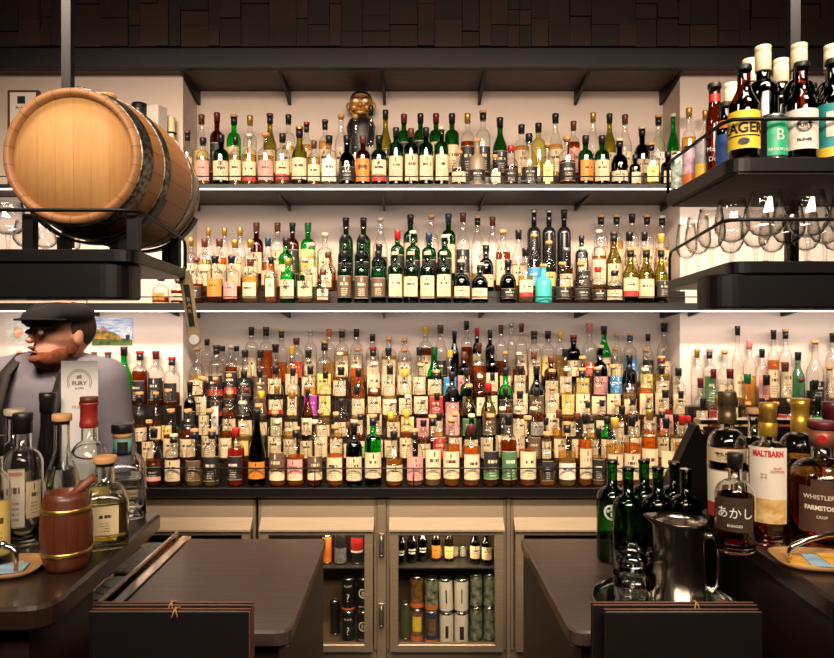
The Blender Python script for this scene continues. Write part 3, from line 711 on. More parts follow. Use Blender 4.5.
# middle fridge
stack(405.5, 11, 3.06, [(.165, plain('glass_like_green', srgb(70, 74, 30), .2), 'Green tallboy can at the hinge side of the can fridge', dict(name='tall_can')), ])
stack(417, 13, 3.04, [(HB, m_brn, 'lower brown and orange can beside the green tallboy', dict(band=(.06, .2, m_or), emblem=(.35, .8, .7, m_yel))), (HB, m_brn, 'upper brown and orange can standing on its twin beside the green tallboy', dict(band=(.06, .2, m_or)))])
stack(431.5, 13.5, 3.02, [(HB, m_blu, 'lower navy can with orange foot, beside the white cans', dict(band=(.06, .16, m_or), emblem=(.3, .8, .6, m_brn))), (HB, m_gr, 'upper patterned can with orange foot, beside the white cans', dict(band=(.06, .2, m_or)))])
stack(446.5, 13.8, 3.01, [(HB, m_white, 'lower white can nearer the navy can', dict(emblem=(.25, .62, .22, m_blk))), (HB, m_white, 'upper white can, slightly tilted, above the navy side stack', dict(lean=-.04, emblem=(.3, .7, .09, m_blk)))])
stack(461.3, 13.8, 3.01, [(HB, m_white, 'lower white can nearer the green patterned cans', dict(emblem=(.2, .6, .3, m_blk))), (HB, m_white, 'upper white can nearer the green patterned cans', dict(emblem=(.3, .72, .08, m_blk)))])
stack(476, 12.5, 3.05, [(HB * 1.03, m_gr, 'lower grey green leaf patterned can', {}), (HB * 1.03, m_gr, 'upper grey green leaf patterned can', {})])
stack(489.5, 12, 3.05, [(HB * 1.03, m_gr, 'lower leaf patterned can against the door edge', {}), (HB * 1.03, m_gr, 'upper leaf patterned can against the door edge', {})])
ZSH = fz(571) + .0005
for i, px in enumerate((401, 412, 423)):
    Y = 3.04 + .0 * i
    b = make_bottle('beer_bottle', 'dark beer bottle with white lettering in the fridge, %s of three' % ('first', 'middle', 'last')[i], (X_(px, Y), Y + .02 * i, ZSH), .0235, .165, 'b', 'D', '-', 'n', 'k', 'beer bottles on the fridge shelf', rz=0)
    text('BLACK', .011, m_ink, b, (0, 0, .062), bend=.0245, bold=.0003); text('RABBIT', .010, m_ink, b, (0, 0, .048), bend=.0245, bold=.0003)
for px, gl, lb, la in ((436, 'D', 'o', 'slim dark bottle with a skull-like tan label in the can fridge'), (449, 'O', 'y', 'olive bottle with a yellow collar in the can fridge'), ):
    make_bottle('beer_bottle', la, (X_(px, 3.08), 3.08, ZSH), .021, .165, 'b', gl, '-', lb, 'k', 'beer bottles on the fridge shelf', rz=0)
for px, Y, la in ((475, 3.05, 'dark bottle with cream label in the can fridge, the nearer of two'), (486.5, 3.035, 'dark bottle with cream label close to the door edge of the can fridge')):
    make_bottle('beer_bottle', la, (X_(px, Y), Y, ZSH), .024, .165, 'b', 'D', '-', 'w', 'k', 'beer bottles on the fridge shelf', rz=0, lz=(.16, .5))
for i, px in enumerate((439, 447, 455, 463)):
    can(X_(px, 3.14), 3.14, ZSH, .016, .05, plain('small_can_red', srgb(200, 190, 176), .3, noise=.5, nscale=120), 'small chequered tin at the rear of the fridge shelf, %s in its line' % ORD[i], group='chequered tins', name='small_tin')
# left fridge: dark cans with white emblems
stack(348.5, 13.5, 3.02, [(HB, m_dk, 'lower black can with a question mark, beside the round emblem cans', dict(band=(.06, .12, m_or), txt=[('BLACK', .78, .012), ('?', .42, .05)], tcol=m_ink)), (HB, m_dk, 'upper black can with a question mark, beside the round emblem cans', dict(band=(.06, .12, m_or), txt=[('BLACK', .78, .012), ('?', .42, .05)], tcol=m_ink))][:2])
stack(363.5, 13, 3.02, [(HB, m_brn if 0 else m_dk, 'lower black can with a ringed letter emblem', dict(txt=[('B', .55, .03), ('O', .55, .062), ('BREWING', .16, .009)], tcol=m_ink)), (HB, m_dk, 'upper black can with a ringed letter emblem', dict(txt=[('B', .55, .03), ('O', .55, .062), ('BREWING', .16, .009)], tcol=m_ink))])
can(X_(340.5, 3.05), 3.05, ZSH, .028, .135, m_dk, 'tall silver and black can on the fridge shelf above the question mark cans', emblem=(.05, .55, 1.2, plain('etched_silver', srgb(170, 166, 156), .35, metal=.6, noise=.5, nscale=60)), name='tall_can')
can(X_(357, 3.05), 3.05, ZSH, .028, .15, m_dk, 'tall black can with a red and cream middle on the fridge shelf', band=(.42, .8, m_red), emblem=(.36, .42, PI * .99, m_white), name='tall_can')
can(X_(327, 3.05), 3.05, ZSH, .022, .13, m_or, 'orange can on the fridge shelf, half hidden by the bench', name='tall_can')
can(X_(335, 3.1), 3.1, FLOOR, .022, .16, m_dk, 'plain black can behind the bench edge in the fridge', name='tall_can')
area('fridge_lamp', (fx(446), YF + .05, fz(534)), (fx(446), YF + .08, .3), .4, .02, 2.2, (1, .85, .65))
area('fridge_lamp', (fx(350), YF + .05, fz(534)), (fx(350), YF + .08, .3), .3, .02, 1.1, (1, .85, .65))
# ---------------------------------------------------------------- low work benches
ZB = .89
def bench(x0, x1, front, label, rads):
    t = thing('work_bench', label, 'bench', (x0, 1.43, 0))
    pts = rounded([(0, 0), (x1 - x0, 0), (x1 - x0, .63), (0, .63)], rads)
    m = MB(); m.prism(pts, ZB - .036, ZB, bev=.005); m.build('bench_top', M_topb, t)
    m = MB(); i = .03
    m.box(i, x1 - x0 - i, .04, .60, .0, ZB - .037); m.build('base_panel', M_side, t)
    m = MB(); sx = (x1 - x0 - .026) if front == 'r' else .006
    m.box(sx, sx + .02, .015, .62, .0, ZB - .037, bev=.002); m.build('side_panel', plain('bench_side_brown', srgb(52, 36, 28), .5, noise=.3, nscale=12), t)  # inner side panel in a lighter brown than the base panel
    return t
bench(-.668, -.25, 'r', 'dark wooden work bench beside the small wooden cask, nearer the black fridge cans', [0, .035, .004, 0])
bench(.35, .752, 'l', 'dark wooden work bench carrying the green bottles, glasses and steel jug', [.035, 0, 0, .004])
# towel tray and steel strip beside the left bench
t = thing('drip_tray', 'long steel tray with folded cloth and coasters beside the wooden bench', 'tray', (-.675, 1.50, ZB))
m = MB(); m.box(-.03, -.001, 0, .60, -.03, -.004, bev=.002); m.box(-.046, -.04, 0, .6, -.05, .012); m.box(-.14, -.046, 0, .6, -.05, -.03); m.box(-.146, -.14, 0, .6, -.05, .012); m.build('steel_trough', M_steel2, t)
o = MB(); o.box(-.134, -.05, .34, .58, 0, .012, bev=.004); o = o.build('folded_cloth', plain('grey_cloth', srgb(150, 142, 130), .8, noise=.5, nscale=70), at=(-.675, 1.50, ZB - .0295)); tag(o, 'folded grey patterned cloth lying in the steel tray', 'cloth')
for i in range(3):
    o = MB(); o.prism([(math.cos(a) * .036, math.sin(a) * .036) for a in [k * PI / 10 for k in range(20)]], 0, .004, bev=.001)
    o = o.build('coaster', plain('coaster_pale', srgb(196, 200, 180), .7, noise=.3), at=(-.675 - .093 + .004 * i, 1.70 + .028 * i, ZB - .0292 + .0045 * i)); tag(o, 'round pale coaster in the steel tray, %s of the overlapping pile' % ('bottom', 'middle', 'top')[i], 'coaster', 'coasters in the tray')

# ---------------------------------------------------------------- high bar tops
ZT = 1.07
M_pan = wood('bar_front_panel', srgb(44, 27, 22), srgb(24, 15, 12), .45, 3, (6, 6, 1))
t = thing('bar_counter', 'high dark bar counter with the clear gin bottles and the small wooden cask', 'counter', (-.61, 1.12, 0))
pts = rounded([(-1.2, 0), (.012, 0), (-.012, .59), (-1.2, .59)], [0, .055, .03, 0], 6)
m = MB(); m.prism(pts, ZT - .042, ZT, bev=.006); m.build('bar_top', M_top, t)
m = MB(); m.box(-1.15, -.22, .05, .55, 0, ZT - .043); m.box(-.219, -.05, .05, .29, 0, ZT - .043); m.build('bar_panel', M_pan, t)
t = thing('bar_counter', 'high dark bar counter with the amber whisky bottles and the paper tray', 'counter', (.745, 1.12, 0))
pts = rounded([(-.012, 0), (1.2, 0), (1.2, .62), (.012, .62)], [.055, 0, 0, .03], 6)
m = MB(); m.prism(pts, ZT - .042, ZT, bev=.006); m.build('bar_top', M_top, t)
m = MB(); m.box(.05, 1.15, .05, .58, 0, ZT - .043); m.build('bar_panel', M_pan, t)

# steel-topped cabinet behind the right bar
Yk = 2.10; k = Yk / F
t = thing('slanted_cabinet', 'black cabinet with slanting side and steel top edge behind the amber bottles', 'cabinet', (0, Yk, 0))
m = MB(); zt = Z_(423, Yk)
m.prism([(X_(672, Yk), Z_(500, Yk)), (X_(672, Yk), 0.002), (1.55, .002), (1.55, zt - .035), (X_(702, Yk), zt - .035), (X_(699, Yk), zt - .006), (X_(696, Yk), zt - .01), (X_(664, Yk), Z_(492, Yk))][::-1], 0, .05, axis='y'); m.build('cabinet_body', plain('cabinet_black', srgb(14, 11, 10), .35, spec=.3), t)
m = MB(); m.box(X_(700, Yk), 1.55, -.006, .05, zt - .004, zt + .010, bev=.002); m.box(X_(703, Yk), 1.55, -.010, -.0005, zt - .034, zt - .010, bev=.002); m.build('steel_edge', M_steel2, t)

# ---------------------------------------------------------------- hanging racks
def rack(name, label, pts, zd, xs, th=.03, box=None, rail_h=None, posts=(), rail_pts=None, under=None):
    """pts: front inner corner and rear inner corner of the deck (X, Y)"""
    (xa, ya), (xb, yb) = pts; far = -1.75 if xa < 0 else 1.85
    t = thing(name, label, 'rack', (0, ya, zd))
    poly = [(far, 0), (xa, 0), (xb, yb - ya), (far, yb - ya)]
    if xa > 0: poly = [(xa, 0), (far, 0), (far, yb - ya), (xb, yb - ya)]
    rad = [0, .04, .02, 0] if xa < 0 else [.04, 0, 0, .02]
    m = MB(); P = rounded(poly, rad, 6); m.prism(P, -th, 0, bev=.002); m.build('deck', M_black, t)
    if under:
        c = [Vector(p) for p in poly]; cc = sum(c, Vector((0, 0))) / 4
        m = MB(); m.prism([tuple(cc + (p - cc) * .97) for p in c], -th - .003, -th - .0002); m.build('underside_panel', M_under, t)
    if box:
        m = MB(); s = 1 if xa > 0 else -1
        bp = [(xa - s * box[0], .003), (far, .003), (far, .10), (xa - s * box[0], .10)]
        if xa < 0: bp = [bp[1], bp[0], bp[3], bp[2]]
        rr = [.05, 0, 0, .02] if xa > 0 else [0, .05, .02, 0]
        m.prism(rounded(bp, rr, 8), -th - box[1], -th - .0005, bev=.004); m.build('front_box', M_black, t)
    if rail_h:
        s = 1 if xa > 0 else -1
        q = [(far, .006, rail_h), (xa + s * .04, .006, rail_h), (xa + s * .008, .012, rail_h), (xa - s * .001, .04, rail_h), (xb + s * .001, yb - ya - .04, rail_h), (xb + s * .004, yb - ya - .018, rail_h - .004), (xb + s * .004, yb - ya - .01, rail_h - .02), (xb + s * .004, yb - ya - .01, 0.001)]
        m = MB(); m.tube(q, .0042, 10); m.build('guard_rail', M_black, t)
    for (x, y, w, d, h) in posts:
        m = MB(); m.box(x - w / 2, x + w / 2, y, y + d, .0005, h, bev=.002); m.build('post', M_black, t)
    return t
YL = 1.36; ZL = Z_(249, YL)
rack('hanging_rack', 'black hanging rack under the oak barrel with glasses on it', ((X_(134, YL), YL), (X_(188, 1.86), 1.86)), ZL, None, th=.026, box=(-.020, .075), rail_h=Z_(209.5, YL) - ZL,
     posts=[(X_(30, 1.40), .03, .022, .022, Z_(211, YL) - ZL), (X_(134, 1.40), .03, .022, .022, Z_(211, YL) - ZL), (X_(177, 1.78), .40, .022, .022, .075)])
YR_ = 1.40; ZR = Z_(261, YR_)
rack('hanging_rack', 'black hanging rack holding the stemmed tasting glasses', ((X_(731, YR_), YR_), (X_(667, 2.02), 2.02)), ZR, None, th=.026, box=(-.035, .073) if 0 else (.034, .073), rail_h=Z_(219, YR_) - ZR)
ZU = Z_(157, YR_)
rack('hanging_rack', 'upper black hanging rack holding the beer bottles', ((X_(731, YR_), YR_), (X_(665, 1.80), 1.80)), ZU, None, th=.031, rail_h=Z_(118, YR_) - ZU, under=True)
# hanger rods
for x0, lb in ((X_(68, 1.66), 'black steel hanger rod from the ceiling behind the oak barrel'), ):
    m = MB(); m.box(-.0125, .0125, -.012, .012, 0, CEIL - .003 - ZL - .002, bev=.001); o = m.build('hanger_rod', M_black, at=(x0 + .0, 1.845, ZL + .002)); tag(o, lb, 'rod')
    o.location.x = X_(68, 1.845)
m = MB(); m.box(-.013, .013, -.012, .012, 0, CEIL - .003 - ZU - .002, bev=.001); o = m.build('hanger_rod', M_black, at=(X_(793, 1.77), 1.77, ZU + .002)); tag(o, 'black steel hanger rod rising behind the beer bottles', 'rod')
m = MB(); m.box(-.013, .013, -.012, .012, 0, ZU - .036 - ZR - .002, bev=.001); o = m.build('hanger_rod', M_black, at=(X_(791.5, 1.77), 1.77, ZR + .0015)); tag(o, 'short black steel rod between the two hanging racks among the glasses', 'rod')

# ---------------------------------------------------------------- oak barrel
def barrel_mat():
    t = NT('oak_staves'); tc = t.n('ShaderNodeTexCoord'); sp = t.n('ShaderNodeSeparateXYZ', ins={0: tc.outputs['Object']})
    ang = t.math('ARCTAN2', sp.outputs[0], sp.outputs[2]); st = t.math('MULTIPLY', ang, 22 / (2 * PI)); fr = t.math('FRACT', st); fl = t.math('FLOOR', st)
    mp = t.n('ShaderNodeCombineXYZ', ins={0: t.math('MULTIPLY', ang, 9), 1: t.math('MULTIPLY', sp.outputs[1], 3.0), 2: fl})
    nz = t.n('ShaderNodeTexNoise', ins={0: mp.outputs[0], 2: 3.5, 3: 7})
    wn = t.n('ShaderNodeTexWhiteNoise', noise_dimensions='1D', ins={'W': fl})
    c = t.mix(nz.outputs[0], srgb(176, 124, 74), srgb(140, 92, 52)); c = t.mix(t.math('MULTIPLY', wn.outputs[0], .35), c, srgb(116, 74, 42))
    gap = t.math('LESS_THAN', t.math('ABSOLUTE', t.math('SUBTRACT', fr, .5)), .485)
    c = t.mix(gap, srgb(60, 34, 18), c)
    p = t.n('ShaderNodeBsdfPrincipled', ins={'Base Color': c, 'Roughness': .55, 'Coat Weight': .08, 'Coat Roughness': .4}); return t.done(p.outputs[0])
def head_mat():
    t = NT('oak_barrel_head'); tc = t.n('ShaderNodeTexCoord'); sp = t.n('ShaderNodeSeparateXYZ', ins={0: tc.outputs['Object']})
    st = t.math('MULTIPLY', sp.outputs[0], 26); fl = t.math('FLOOR', st); fr = t.math('FRACT', st)
    mp = t.n('ShaderNodeCombineXYZ', ins={0: t.math('MULTIPLY', sp.outputs[0], 60), 1: fl, 2: t.math('MULTIPLY', sp.outputs[2], 4)})
    nz = t.n('ShaderNodeTexNoise', ins={0: mp.outputs[0], 2: 2.2, 3: 7, 4: .6}); wn = t.n('ShaderNodeTexWhiteNoise', noise_dimensions='1D', ins={'W': fl})
    c = t.mix(nz.outputs[0], srgb(204, 160, 104), srgb(172, 124, 74)); c = t.mix(t.math('MULTIPLY', wn.outputs[0], .28), c, srgb(156, 98, 48))
    gap = t.math('LESS_THAN', fr, .02); c = t.mix(t.math('MULTIPLY', gap, .6), c, srgb(110, 66, 34))
    p = t.n('ShaderNodeBsdfPrincipled', ins={'Base Color': c, 'Roughness': .7, 'Specular IOR Level': .2}); return t.done(p.outputs[0])
def hoop_mat():
    t = NT('aged_hoop_iron'); tc = t.n('ShaderNodeTexCoord'); nz = t.n('ShaderNodeTexNoise', ins={0: tc.outputs['Object'], 2: 90, 3: 4})
    r = t.n('ShaderNodeMapRange', ins={0: nz.outputs[0], 1: .4, 2: .62})
    p = t.n('ShaderNodeBsdfPrincipled', ins={'Base Color': t.mix(r.outputs[0], srgb(64, 56, 50), srgb(140, 132, 122)), 'Metallic': .85, 'Roughness': .38}); return t.done(p.outputs[0])
Yb = 1.42; R1, RB, LB = 67.5 * Yb / F, .168, .425
bx, bz = X_(70, Yb), Z_(155, Yb)
brl = thing('oak_barrel', 'pale oak barrel with dark iron hoops lying on the hanging rack', 'barrel', (bx, Yb, bz))
RY = Matrix.Rotation(-PI / 2, 4, 'X')      # z axis of the lathe -> +y
def br(s): return R1 + (RB - R1) * (1 - (2 * s - 1) ** 2)
prof = [(R1 - .017, .016), (R1 - .013, .002), (R1 - .008, 0)] + [(br(i / 20), LB * i / 20 if i else .001) for i in range(21)] + [(R1 - .013, LB), (R1 - .017, LB - .016)]
m = MB(); m.lathe(prof, 64, M=RY, close=False); m.build('staves', barrel_mat(), brl)
for y, nm in ((.013, 0), (LB - .016, 1)):
    m = MB(); m.lathe([(0.0001, y), (R1 - .0155, y), (R1 - .0155, y + .003), (0.0001, y + .003)], 48, M=RY, close=False); m.build('barrel_head', head_mat(), brl)
for s0, s1 in ((.035, .13), (.25, .32), (.68, .75), (.87, .965)):
    m = MB(); P = [(br(s0 + (s1 - s0) * i / 6) + .0022, LB * (s0 + (s1 - s0) * i / 6)) for i in range(7)]
    P = [(br(s0), LB * s0)] + P + [(br(s1), LB * s1)]
    m.lathe(P, 64, M=RY, close=False); m.build('hoop', hoop_mat(), brl)
m = MB(); m.lathe([(.016, 0), (.02, .022), (.019, .026), (.0001, .027)], 20, c=(0, LB * .42, RB - .004)); m.build('bung', plain('bung_cork', srgb(176, 120, 66), .7, noise=.3), brl)
m = MB(); m.tube([(0, .03, R1 + .002), (0, .03, R1 + .010), (.02, .03, R1 + .006)], .004, 8); m.build('hoop_ring', hoop_mat(), brl)
# cradle: two curved straps on feet
t = thing('barrel_cradle', 'black steel cradle with two curved arms under the oak barrel', 'stand', (bx, Yb, ZL + .0006))
for yo, am in ((.115, 66), (.385, 64)):
    rr = br(yo / LB) + .0075; c0 = bz - ZL - .0006
    pts = [(rr * math.sin(a), yo, c0 - rr * math.cos(a)) for a in [math.radians(-am + 2 * am * i / 24) for i in range(25)]]
    m = MB()
    for a, b in zip(pts, pts[1:]):
        A, B = Vector(a), Vector(b); n = Vector((A.x, 0, A.z - c0)).normalized() * .006
        n2 = Vector((B.x, 0, B.z - c0)).normalized() * .006
        w = Vector((0, .014, 0)); k0 = len(m.v)
        m.v += [tuple(v) for v in (A - w, A + w, B + w, B - w, A + n - w, A + n + w, B + n2 + w, B + n2 - w)]
        for q in ((0, 1, 2, 3), (4, 7, 6, 5), (0, 3, 7, 4), (1, 5, 6, 2), (0, 4, 5, 1), (3, 2, 6, 7)): m.face([k0 + i for i in q], 0)
    m.build('curved_arm', M_black, t)
    low = c0 - rr
    for sx in (-.07, .07):
        zz = c0 - math.sqrt(rr * rr - sx * sx) - .004
        m = MB(); m.box(sx - .012, sx + .012, yo - .012, yo + .012, 0, zz, bev=.001); m.build('foot', M_black, t)
    pass

# ---------------------------------------------------------------- stemmed tasting glasses
M_glass = thin('drinking_glass', g4(.985, .985, .98), g4(.22, .21, .20), 1.7, 2.8)
def goblet(x, y, z, h, rb, label, group):
    t = thing('tasting_glass', label, 'glass', (x, y, z + .0006), random.uniform(0, 3), group)
    hb = h * .36
    out = [(rb * .16, hb), (rb * .62, hb + h * .05), (rb * .95, hb + h * .17), (rb, hb + h * .24), (rb * .96, hb + h * .36), (rb * .84, hb + h * .52), (rb * .76, h)]
    inn = [(r - .0014, zz + (.003 if i == 0 else 0)) for i, (r, zz) in enumerate(out)][::-1]
    m = MB(); m.lathe(out + [(inn[0][0], h + .0004)] + inn[1:] + [(.0002, hb + .004)], 28, close=False); m.build('bowl', M_glass, t)
    m = MB(); m.lathe([(.0045, hb * .12), (.0038, hb * .5), (.005, hb * .85), (rb * .16, hb)], 12, close=False); m.build('stem', M_glass, t)
    m = MB(); m.lathe([(rb * .72, 0), (rb * .74, .0012), (rb * .4, .004), (.0045, hb * .12)], 28, close=True); m.build('foot', M_glass, t)
    return t
G1 = 'tasting glasses on the hanging rack beside the beer shelf'
for i, (px, Y, topy, w, d) in enumerate([(766, 1.465, 192, 38, 'large tasting glass in front, nearer the bar middle'), (808, 1.465, 192, 38, 'large tasting glass in front, second along the rail'), (732, 1.56, 200, 33, 'tasting glass at the bend of the rail'), (850, 1.465, 193, 38, 'tasting glass in front, cut off by the picture edge'),
        (711, 1.70, 209, 28, 'tasting glass behind the bend of the rail, third from the rack end'), (698, 1.84, 217, 25, 'tasting glass second from the far end of the rack'), (686.5, 1.955, 224, 21, 'tasting glass at the very end of the rack'),
        (788, 1.575, 203, 31, 'tasting glass in the second line behind the two large ones'), (756, 1.655, 209, 28, 'tasting glass in the second line behind the bend'), (825, 1.575, 203, 31, 'tasting glass in the second line near the picture edge'),
        (772, 1.755, 216, 25, 'tasting glass in the third line, before the lit wall'), (806, 1.70, 214, 26, 'tasting glass in the third line beside the hanger rod'), (731, 1.79, 217, 24, 'tasting glass in the third line near the rail end'), (836, 1.70, 214, 26, 'tasting glass in the third line near the picture edge')]):
    goblet(X_(px, Y), Y, ZR, Z_(topy, Y) - ZR, w / 2 * Y / F, d, G1)
G2 = 'glasses on the rack under the barrel'
for px, Y, topy, w, d in [(8, 1.455, 203, 34, 'tasting glass under the barrel nearest the picture edge'), (-29, 1.50, 203, 34, 'tasting glass under the barrel, cut off by the picture edge'), (45, 1.58, 229, 22, 'tasting glass standing low behind the rack post under the barrel'), (70, 1.70, 232, 20, 'small tasting glass deepest under the barrel'), (26, 1.66, 221, 24, 'tasting glass half hidden behind the rack post under the barrel')]:
    goblet(X_(px, Y), Y, ZL, Z_(topy, Y) - ZL, w / 2 * Y / F, d, G2)

# ---------------------------------------------------------------- beers on the upper right rack
def placeb(px, top, w, Y, base, **k):
    r = w / 2 * Y / F; h = Z_(top, Y) - base
    return (X_(px, Y), Y, base + .0006), r, h
def beer(px, top, w, Y, lab, gl='B', fi='-', lb='n', cap='k', sh='b', lz=None, custom=False, neck=None, group='beer bottles on the hanging rack', rz=0):
    loc, r, h = placeb(px, top, w, Y, ZU); rz = -math.atan2(loc[0], Y)
    b = make_bottle('beer_bottle', lab, loc, r, h, sh, gl, fi, lb, cap, group, seg=24, rz=rz, lz=lz, custom=custom, neck=neck, lab_half=1.45)
    return b, r, h
GL['N'] = ('dark brown', thin('glass_dark_brown', g4(.42, .13, .04), g4(.05, .012, .004), 1.2, 1.2))
m_lag = plain('label_lager_yellow', srgb(236, 196, 60), .5); m_pale = plain('label_pale', srgb(226, 212, 198), .5); m_teal = plain('label_teal', srgb(40, 150, 148), .5, noise=.25, nscale=80)
b, r, h = beer(744, 66, 29, 1.445, 'brown beer bottle with bright yellow lager label', 'N', neck=.0135, custom=True)
arc_patch(lambda z: r, h * .11, h * .50, 1.45).build('label', m_lag, b)
text('LAGER', .030, m_blk, b, (-.002, 0, h * .315), bend=r + .0014, bold=.0008, name='lettering')
m = arc_patch(lambda z: r, h * .235, h * .248, 1.2, zoff=.0012); m.build('stripe', m_blk, b)
m = MB(); m.prism([(.011 * math.cos(a), .0075 * math.sin(a) + h * .18) for a in [k_ * PI / 12 for k_ in range(24)]], -r - .0014, -r - .0008, axis='y'); m.build('badge', m_blk, b)
b, r, h = beer(801.5, 63, 29, 1.445, 'brown beer bottle with pale label and round ring emblem', 'N', neck=.0135, custom=True)
arc_patch(lambda z: r, h * .10, h * .50, 1.45).build('label', m_pale, b)
text('FURY', .0115, m_blk, b, (.006, 0, h * .335), bend=r + .0014, bold=.0003); text('& SON', .0055, m_blk, b, (.006, 0, h * .298), bend=r + .0014); text('PILSNER', .008, m_blk, b, (.006, 0, h * .19), bend=r + .0014, bold=.0002); text('O', .043, plain('ring_grey', srgb(110, 100, 100), .5), b, (.006, 0, h * .325), bend=r + .0012, name='ring')
b, r, h = beer(833, 60, 32, 1.45, 'dark bottle with teal and yellow label at the picture edge', 'D', neck=.0135, custom=True)
arc_patch(lambda z: r, h * .12, h * .54, 1.45).build('label', m_teal, b); arc_patch(lambda z: r, h * .03, h * .12, 1.45).build('lower_band', m_lag, b)
arc_patch(lambda z: r, h * .22, h * .46, .35, zoff=.001).build('emblem', m_pale, b)
b, r, h = beer(726, 103, 19, 1.54, 'small dark bottle with blue label and orange shoulder tag', 'D', custom=True, neck=.012)
arc_patch(lambda z: r, h * .08, h * .52, 1.3).build('label', plain('label_deep_blue', srgb(44, 84, 150), .5, noise=.3, nscale=70), b)
arc_patch(lambda z: r * .9, h * .56, h * .72, .8).build('shoulder_tag', m_or, b)
b, r, h = beer(714.5, 84, 17, 1.62, 'tall reddish brown bottle with white lettering at the rail bend', 'N', custom=True, neck=.0135)
text('Moon', .016, m_ink, b, (0, 0, h * .30), bend=r + .001); text('Dog', .016, m_ink, b, (0, 0, h * .2), bend=r + .001)
arc_patch(lambda z: .0141, h * .80, h * .88, 1.0).build('neck_label', m_red, b)
for px, top, Y, d, w in ((763, 47, 1.53, 'dark wine bottle with tall cream capsule, between the lager and the can', 30), (799, 45, 1.535, 'dark wine bottle with tall cream capsule behind the ring emblem bottle', 30), (832, 46, 1.56, 'dark wine bottle with tall cream capsule at the picture edge', 30), (781, 60, 1.63, 'dark wine bottle with cream capsule in the second line behind the can', 28), (750, 60, 1.65, 'dark wine bottle with cream capsule hidden behind the lager', 28), (731, 84, 1.745, 'dark wine bottle with cream capsule, furthest along the rack', 26)):
    loc, r, h = placeb(px, top, w, Y, ZU)
    b = make_bottle('wine_bottle', d, loc, r, h, 'c', 'D', '-', 'n', 'w', 'wine bottles with cream capsules', seg=24, rz=0, neck=.0145)
    for c_ in list(b.children):
        if c_.name.startswith('stopper'): bpy.data.objects.remove(c_)
    hs = .058; m = MB(); m.lathe([(.0165, h - hs), (.0172, h - hs + .002), (.0172, h - .016), (.0164, h - .014), (.0172, h - .012), (.0172, h - .001), (.0165, h)], 20); m.build('capsule', cap_mat('w'), b)
loc, r, h = placeb(811.5, 84, 18, 1.62, ZU); make_bottle('beer_bottle', 'slim dark bottle with black cap behind the ring emblem bottle', loc, r, h, 'b', 'D', '-', 'n', 'k', 'beer bottles on the hanging rack', rz=0)
def rcan(px, top, w, Y, col, lab, **k):
    can(X_(px, Y), Y, ZU, w / 2 * Y / F, Z_(top, Y) - ZU, col, lab, group='cans on the hanging rack', **k)
rcan(773.5, 116, 24.5, 1.45, plain('can_steel_black', srgb(40, 36, 36), .35), 'black can with green and white label beside the lager bottle', emblem=(.1, .82, .95, plain('can_green_label', srgb(40, 168, 120), .4)), txt=[('B', .52, .034), ('BROOKLYN', .22, .009)], tcol=m_ink)
rcan(703, 148 - 8, 14.5, 1.655, plain('can_silver_yellow', srgb(176, 172, 170), .35, noise=.3, nscale=60), 'silver can with yellow lower half at the rail slope', band=(.08, .42, m_yel))
rcan(690, 147, 14, 1.705, plain('can_pink_flower', srgb(160, 110, 150), .4, noise=.6, nscale=45, col2=srgb(214, 190, 190)), 'lilac patterned can on the rail slope', band=(.06, .3, m_or))
rcan(678, 153, 13, 1.76, plain('can_teal_white', srgb(66, 120, 112), .4, noise=.7, nscale=70, col2=srgb(222, 226, 214)), 'teal and white can at the far end of the beer rack')
# ---------------------------------------------------------------- bottles and small things on the left bar
def face(X, Y): return -math.atan2(X, Y)
def fg(name, lab, px, top, w, Y, base=ZT, **k):
    loc = (X_(px, Y), Y, base + .0006); r = w / 2 * Y / F; h = Z_(top, Y) - base
    k.setdefault('seg', 40); k.setdefault('real', True); k.setdefault('rz', face(loc[0], Y))
    cat = k.pop('cat', 'bottle')
    sh, gl, fi, lb, cap = k.pop('sh', 'c'), k.pop('gl', 'C'), k.pop('fi', 'a'), k.pop('lb', 'n'), k.pop('cap', 'k')
    return make_bottle(name, lab, loc, r, h, sh, gl, fi, lb, cap, cat=cat, **k), r, h
GB = 'bottles standing on the bar of the clear gins'
M_print = plain('print_dark_brown', srgb(70, 44, 34), .5); M_printr = plain('print_red', srgb(190, 44, 40), .5); M_printw = plain('print_white', srgb(236, 230, 220), .5); M_gold = plain('gold_foil', srgb(214, 168, 60), .3, metal=.7)
b, r, h = fg('gin_bottle', 'clear round bottle with black stopper and long narrow cream label with red heading', 23, 413, 37, 1.45, fi='w', cap='k', sh='c', custom=True, level=.7, neck=.017, group=GB)
arc_patch(lambda z: r, h * .16, h * .60, .42, centre=-.35).build('label', label_mat('W'), b); text('RANSOM', .012, M_printr, b, (-.35 * r, 0, h * .56), bend=r + .0014, width=.026)
arc_patch(lambda z: r, h * .22, h * .5, .42, centre=.55).build('side_label', label_mat('w'), b)
b, r, h = fg('gin_bottle', 'bottle with pale wooden stopper behind the black stoppered round one', 15, 409, 33, 1.56, fi='p', cap='w', lb='w', neck=.018, group=GB)
b, r, h = fg('gin_bottle', 'amber bottle with black cap at the very edge of the picture', -6, 436, 30, 1.32, fi='a', cap='k', lb='y', neck=.016, group=GB)
b, r, h = fg('liqueur_bottle', 'tall opaque black bottle with long black capsule', 48, 393, 21, 1.60, gl='K', fi='-', cap='k', lb='s', sh='d', neck=.0165, lz=(.08, .22), group=GB)
b, r, h = fg('gin_bottle', 'clear sloping bottle with cork cap between the black bottle and the red waxed one', 62, 414, 32, 1.42, fi='w', cap='c', sh='d', lb='n', neck=.0155, level=1.2, group=GB)
b, r, h = fg('gin_bottle', 'big round clear bottle with red wax neck and a red cord around it', 89, 397, 40, 1.53, fi='p', cap='n', sh='o', lb='y', neck=.0165, group=GB, level=.8)
for c_ in list(b.children):
    if c_.name.startswith('capsule'): bpy.data.objects.remove(c_)
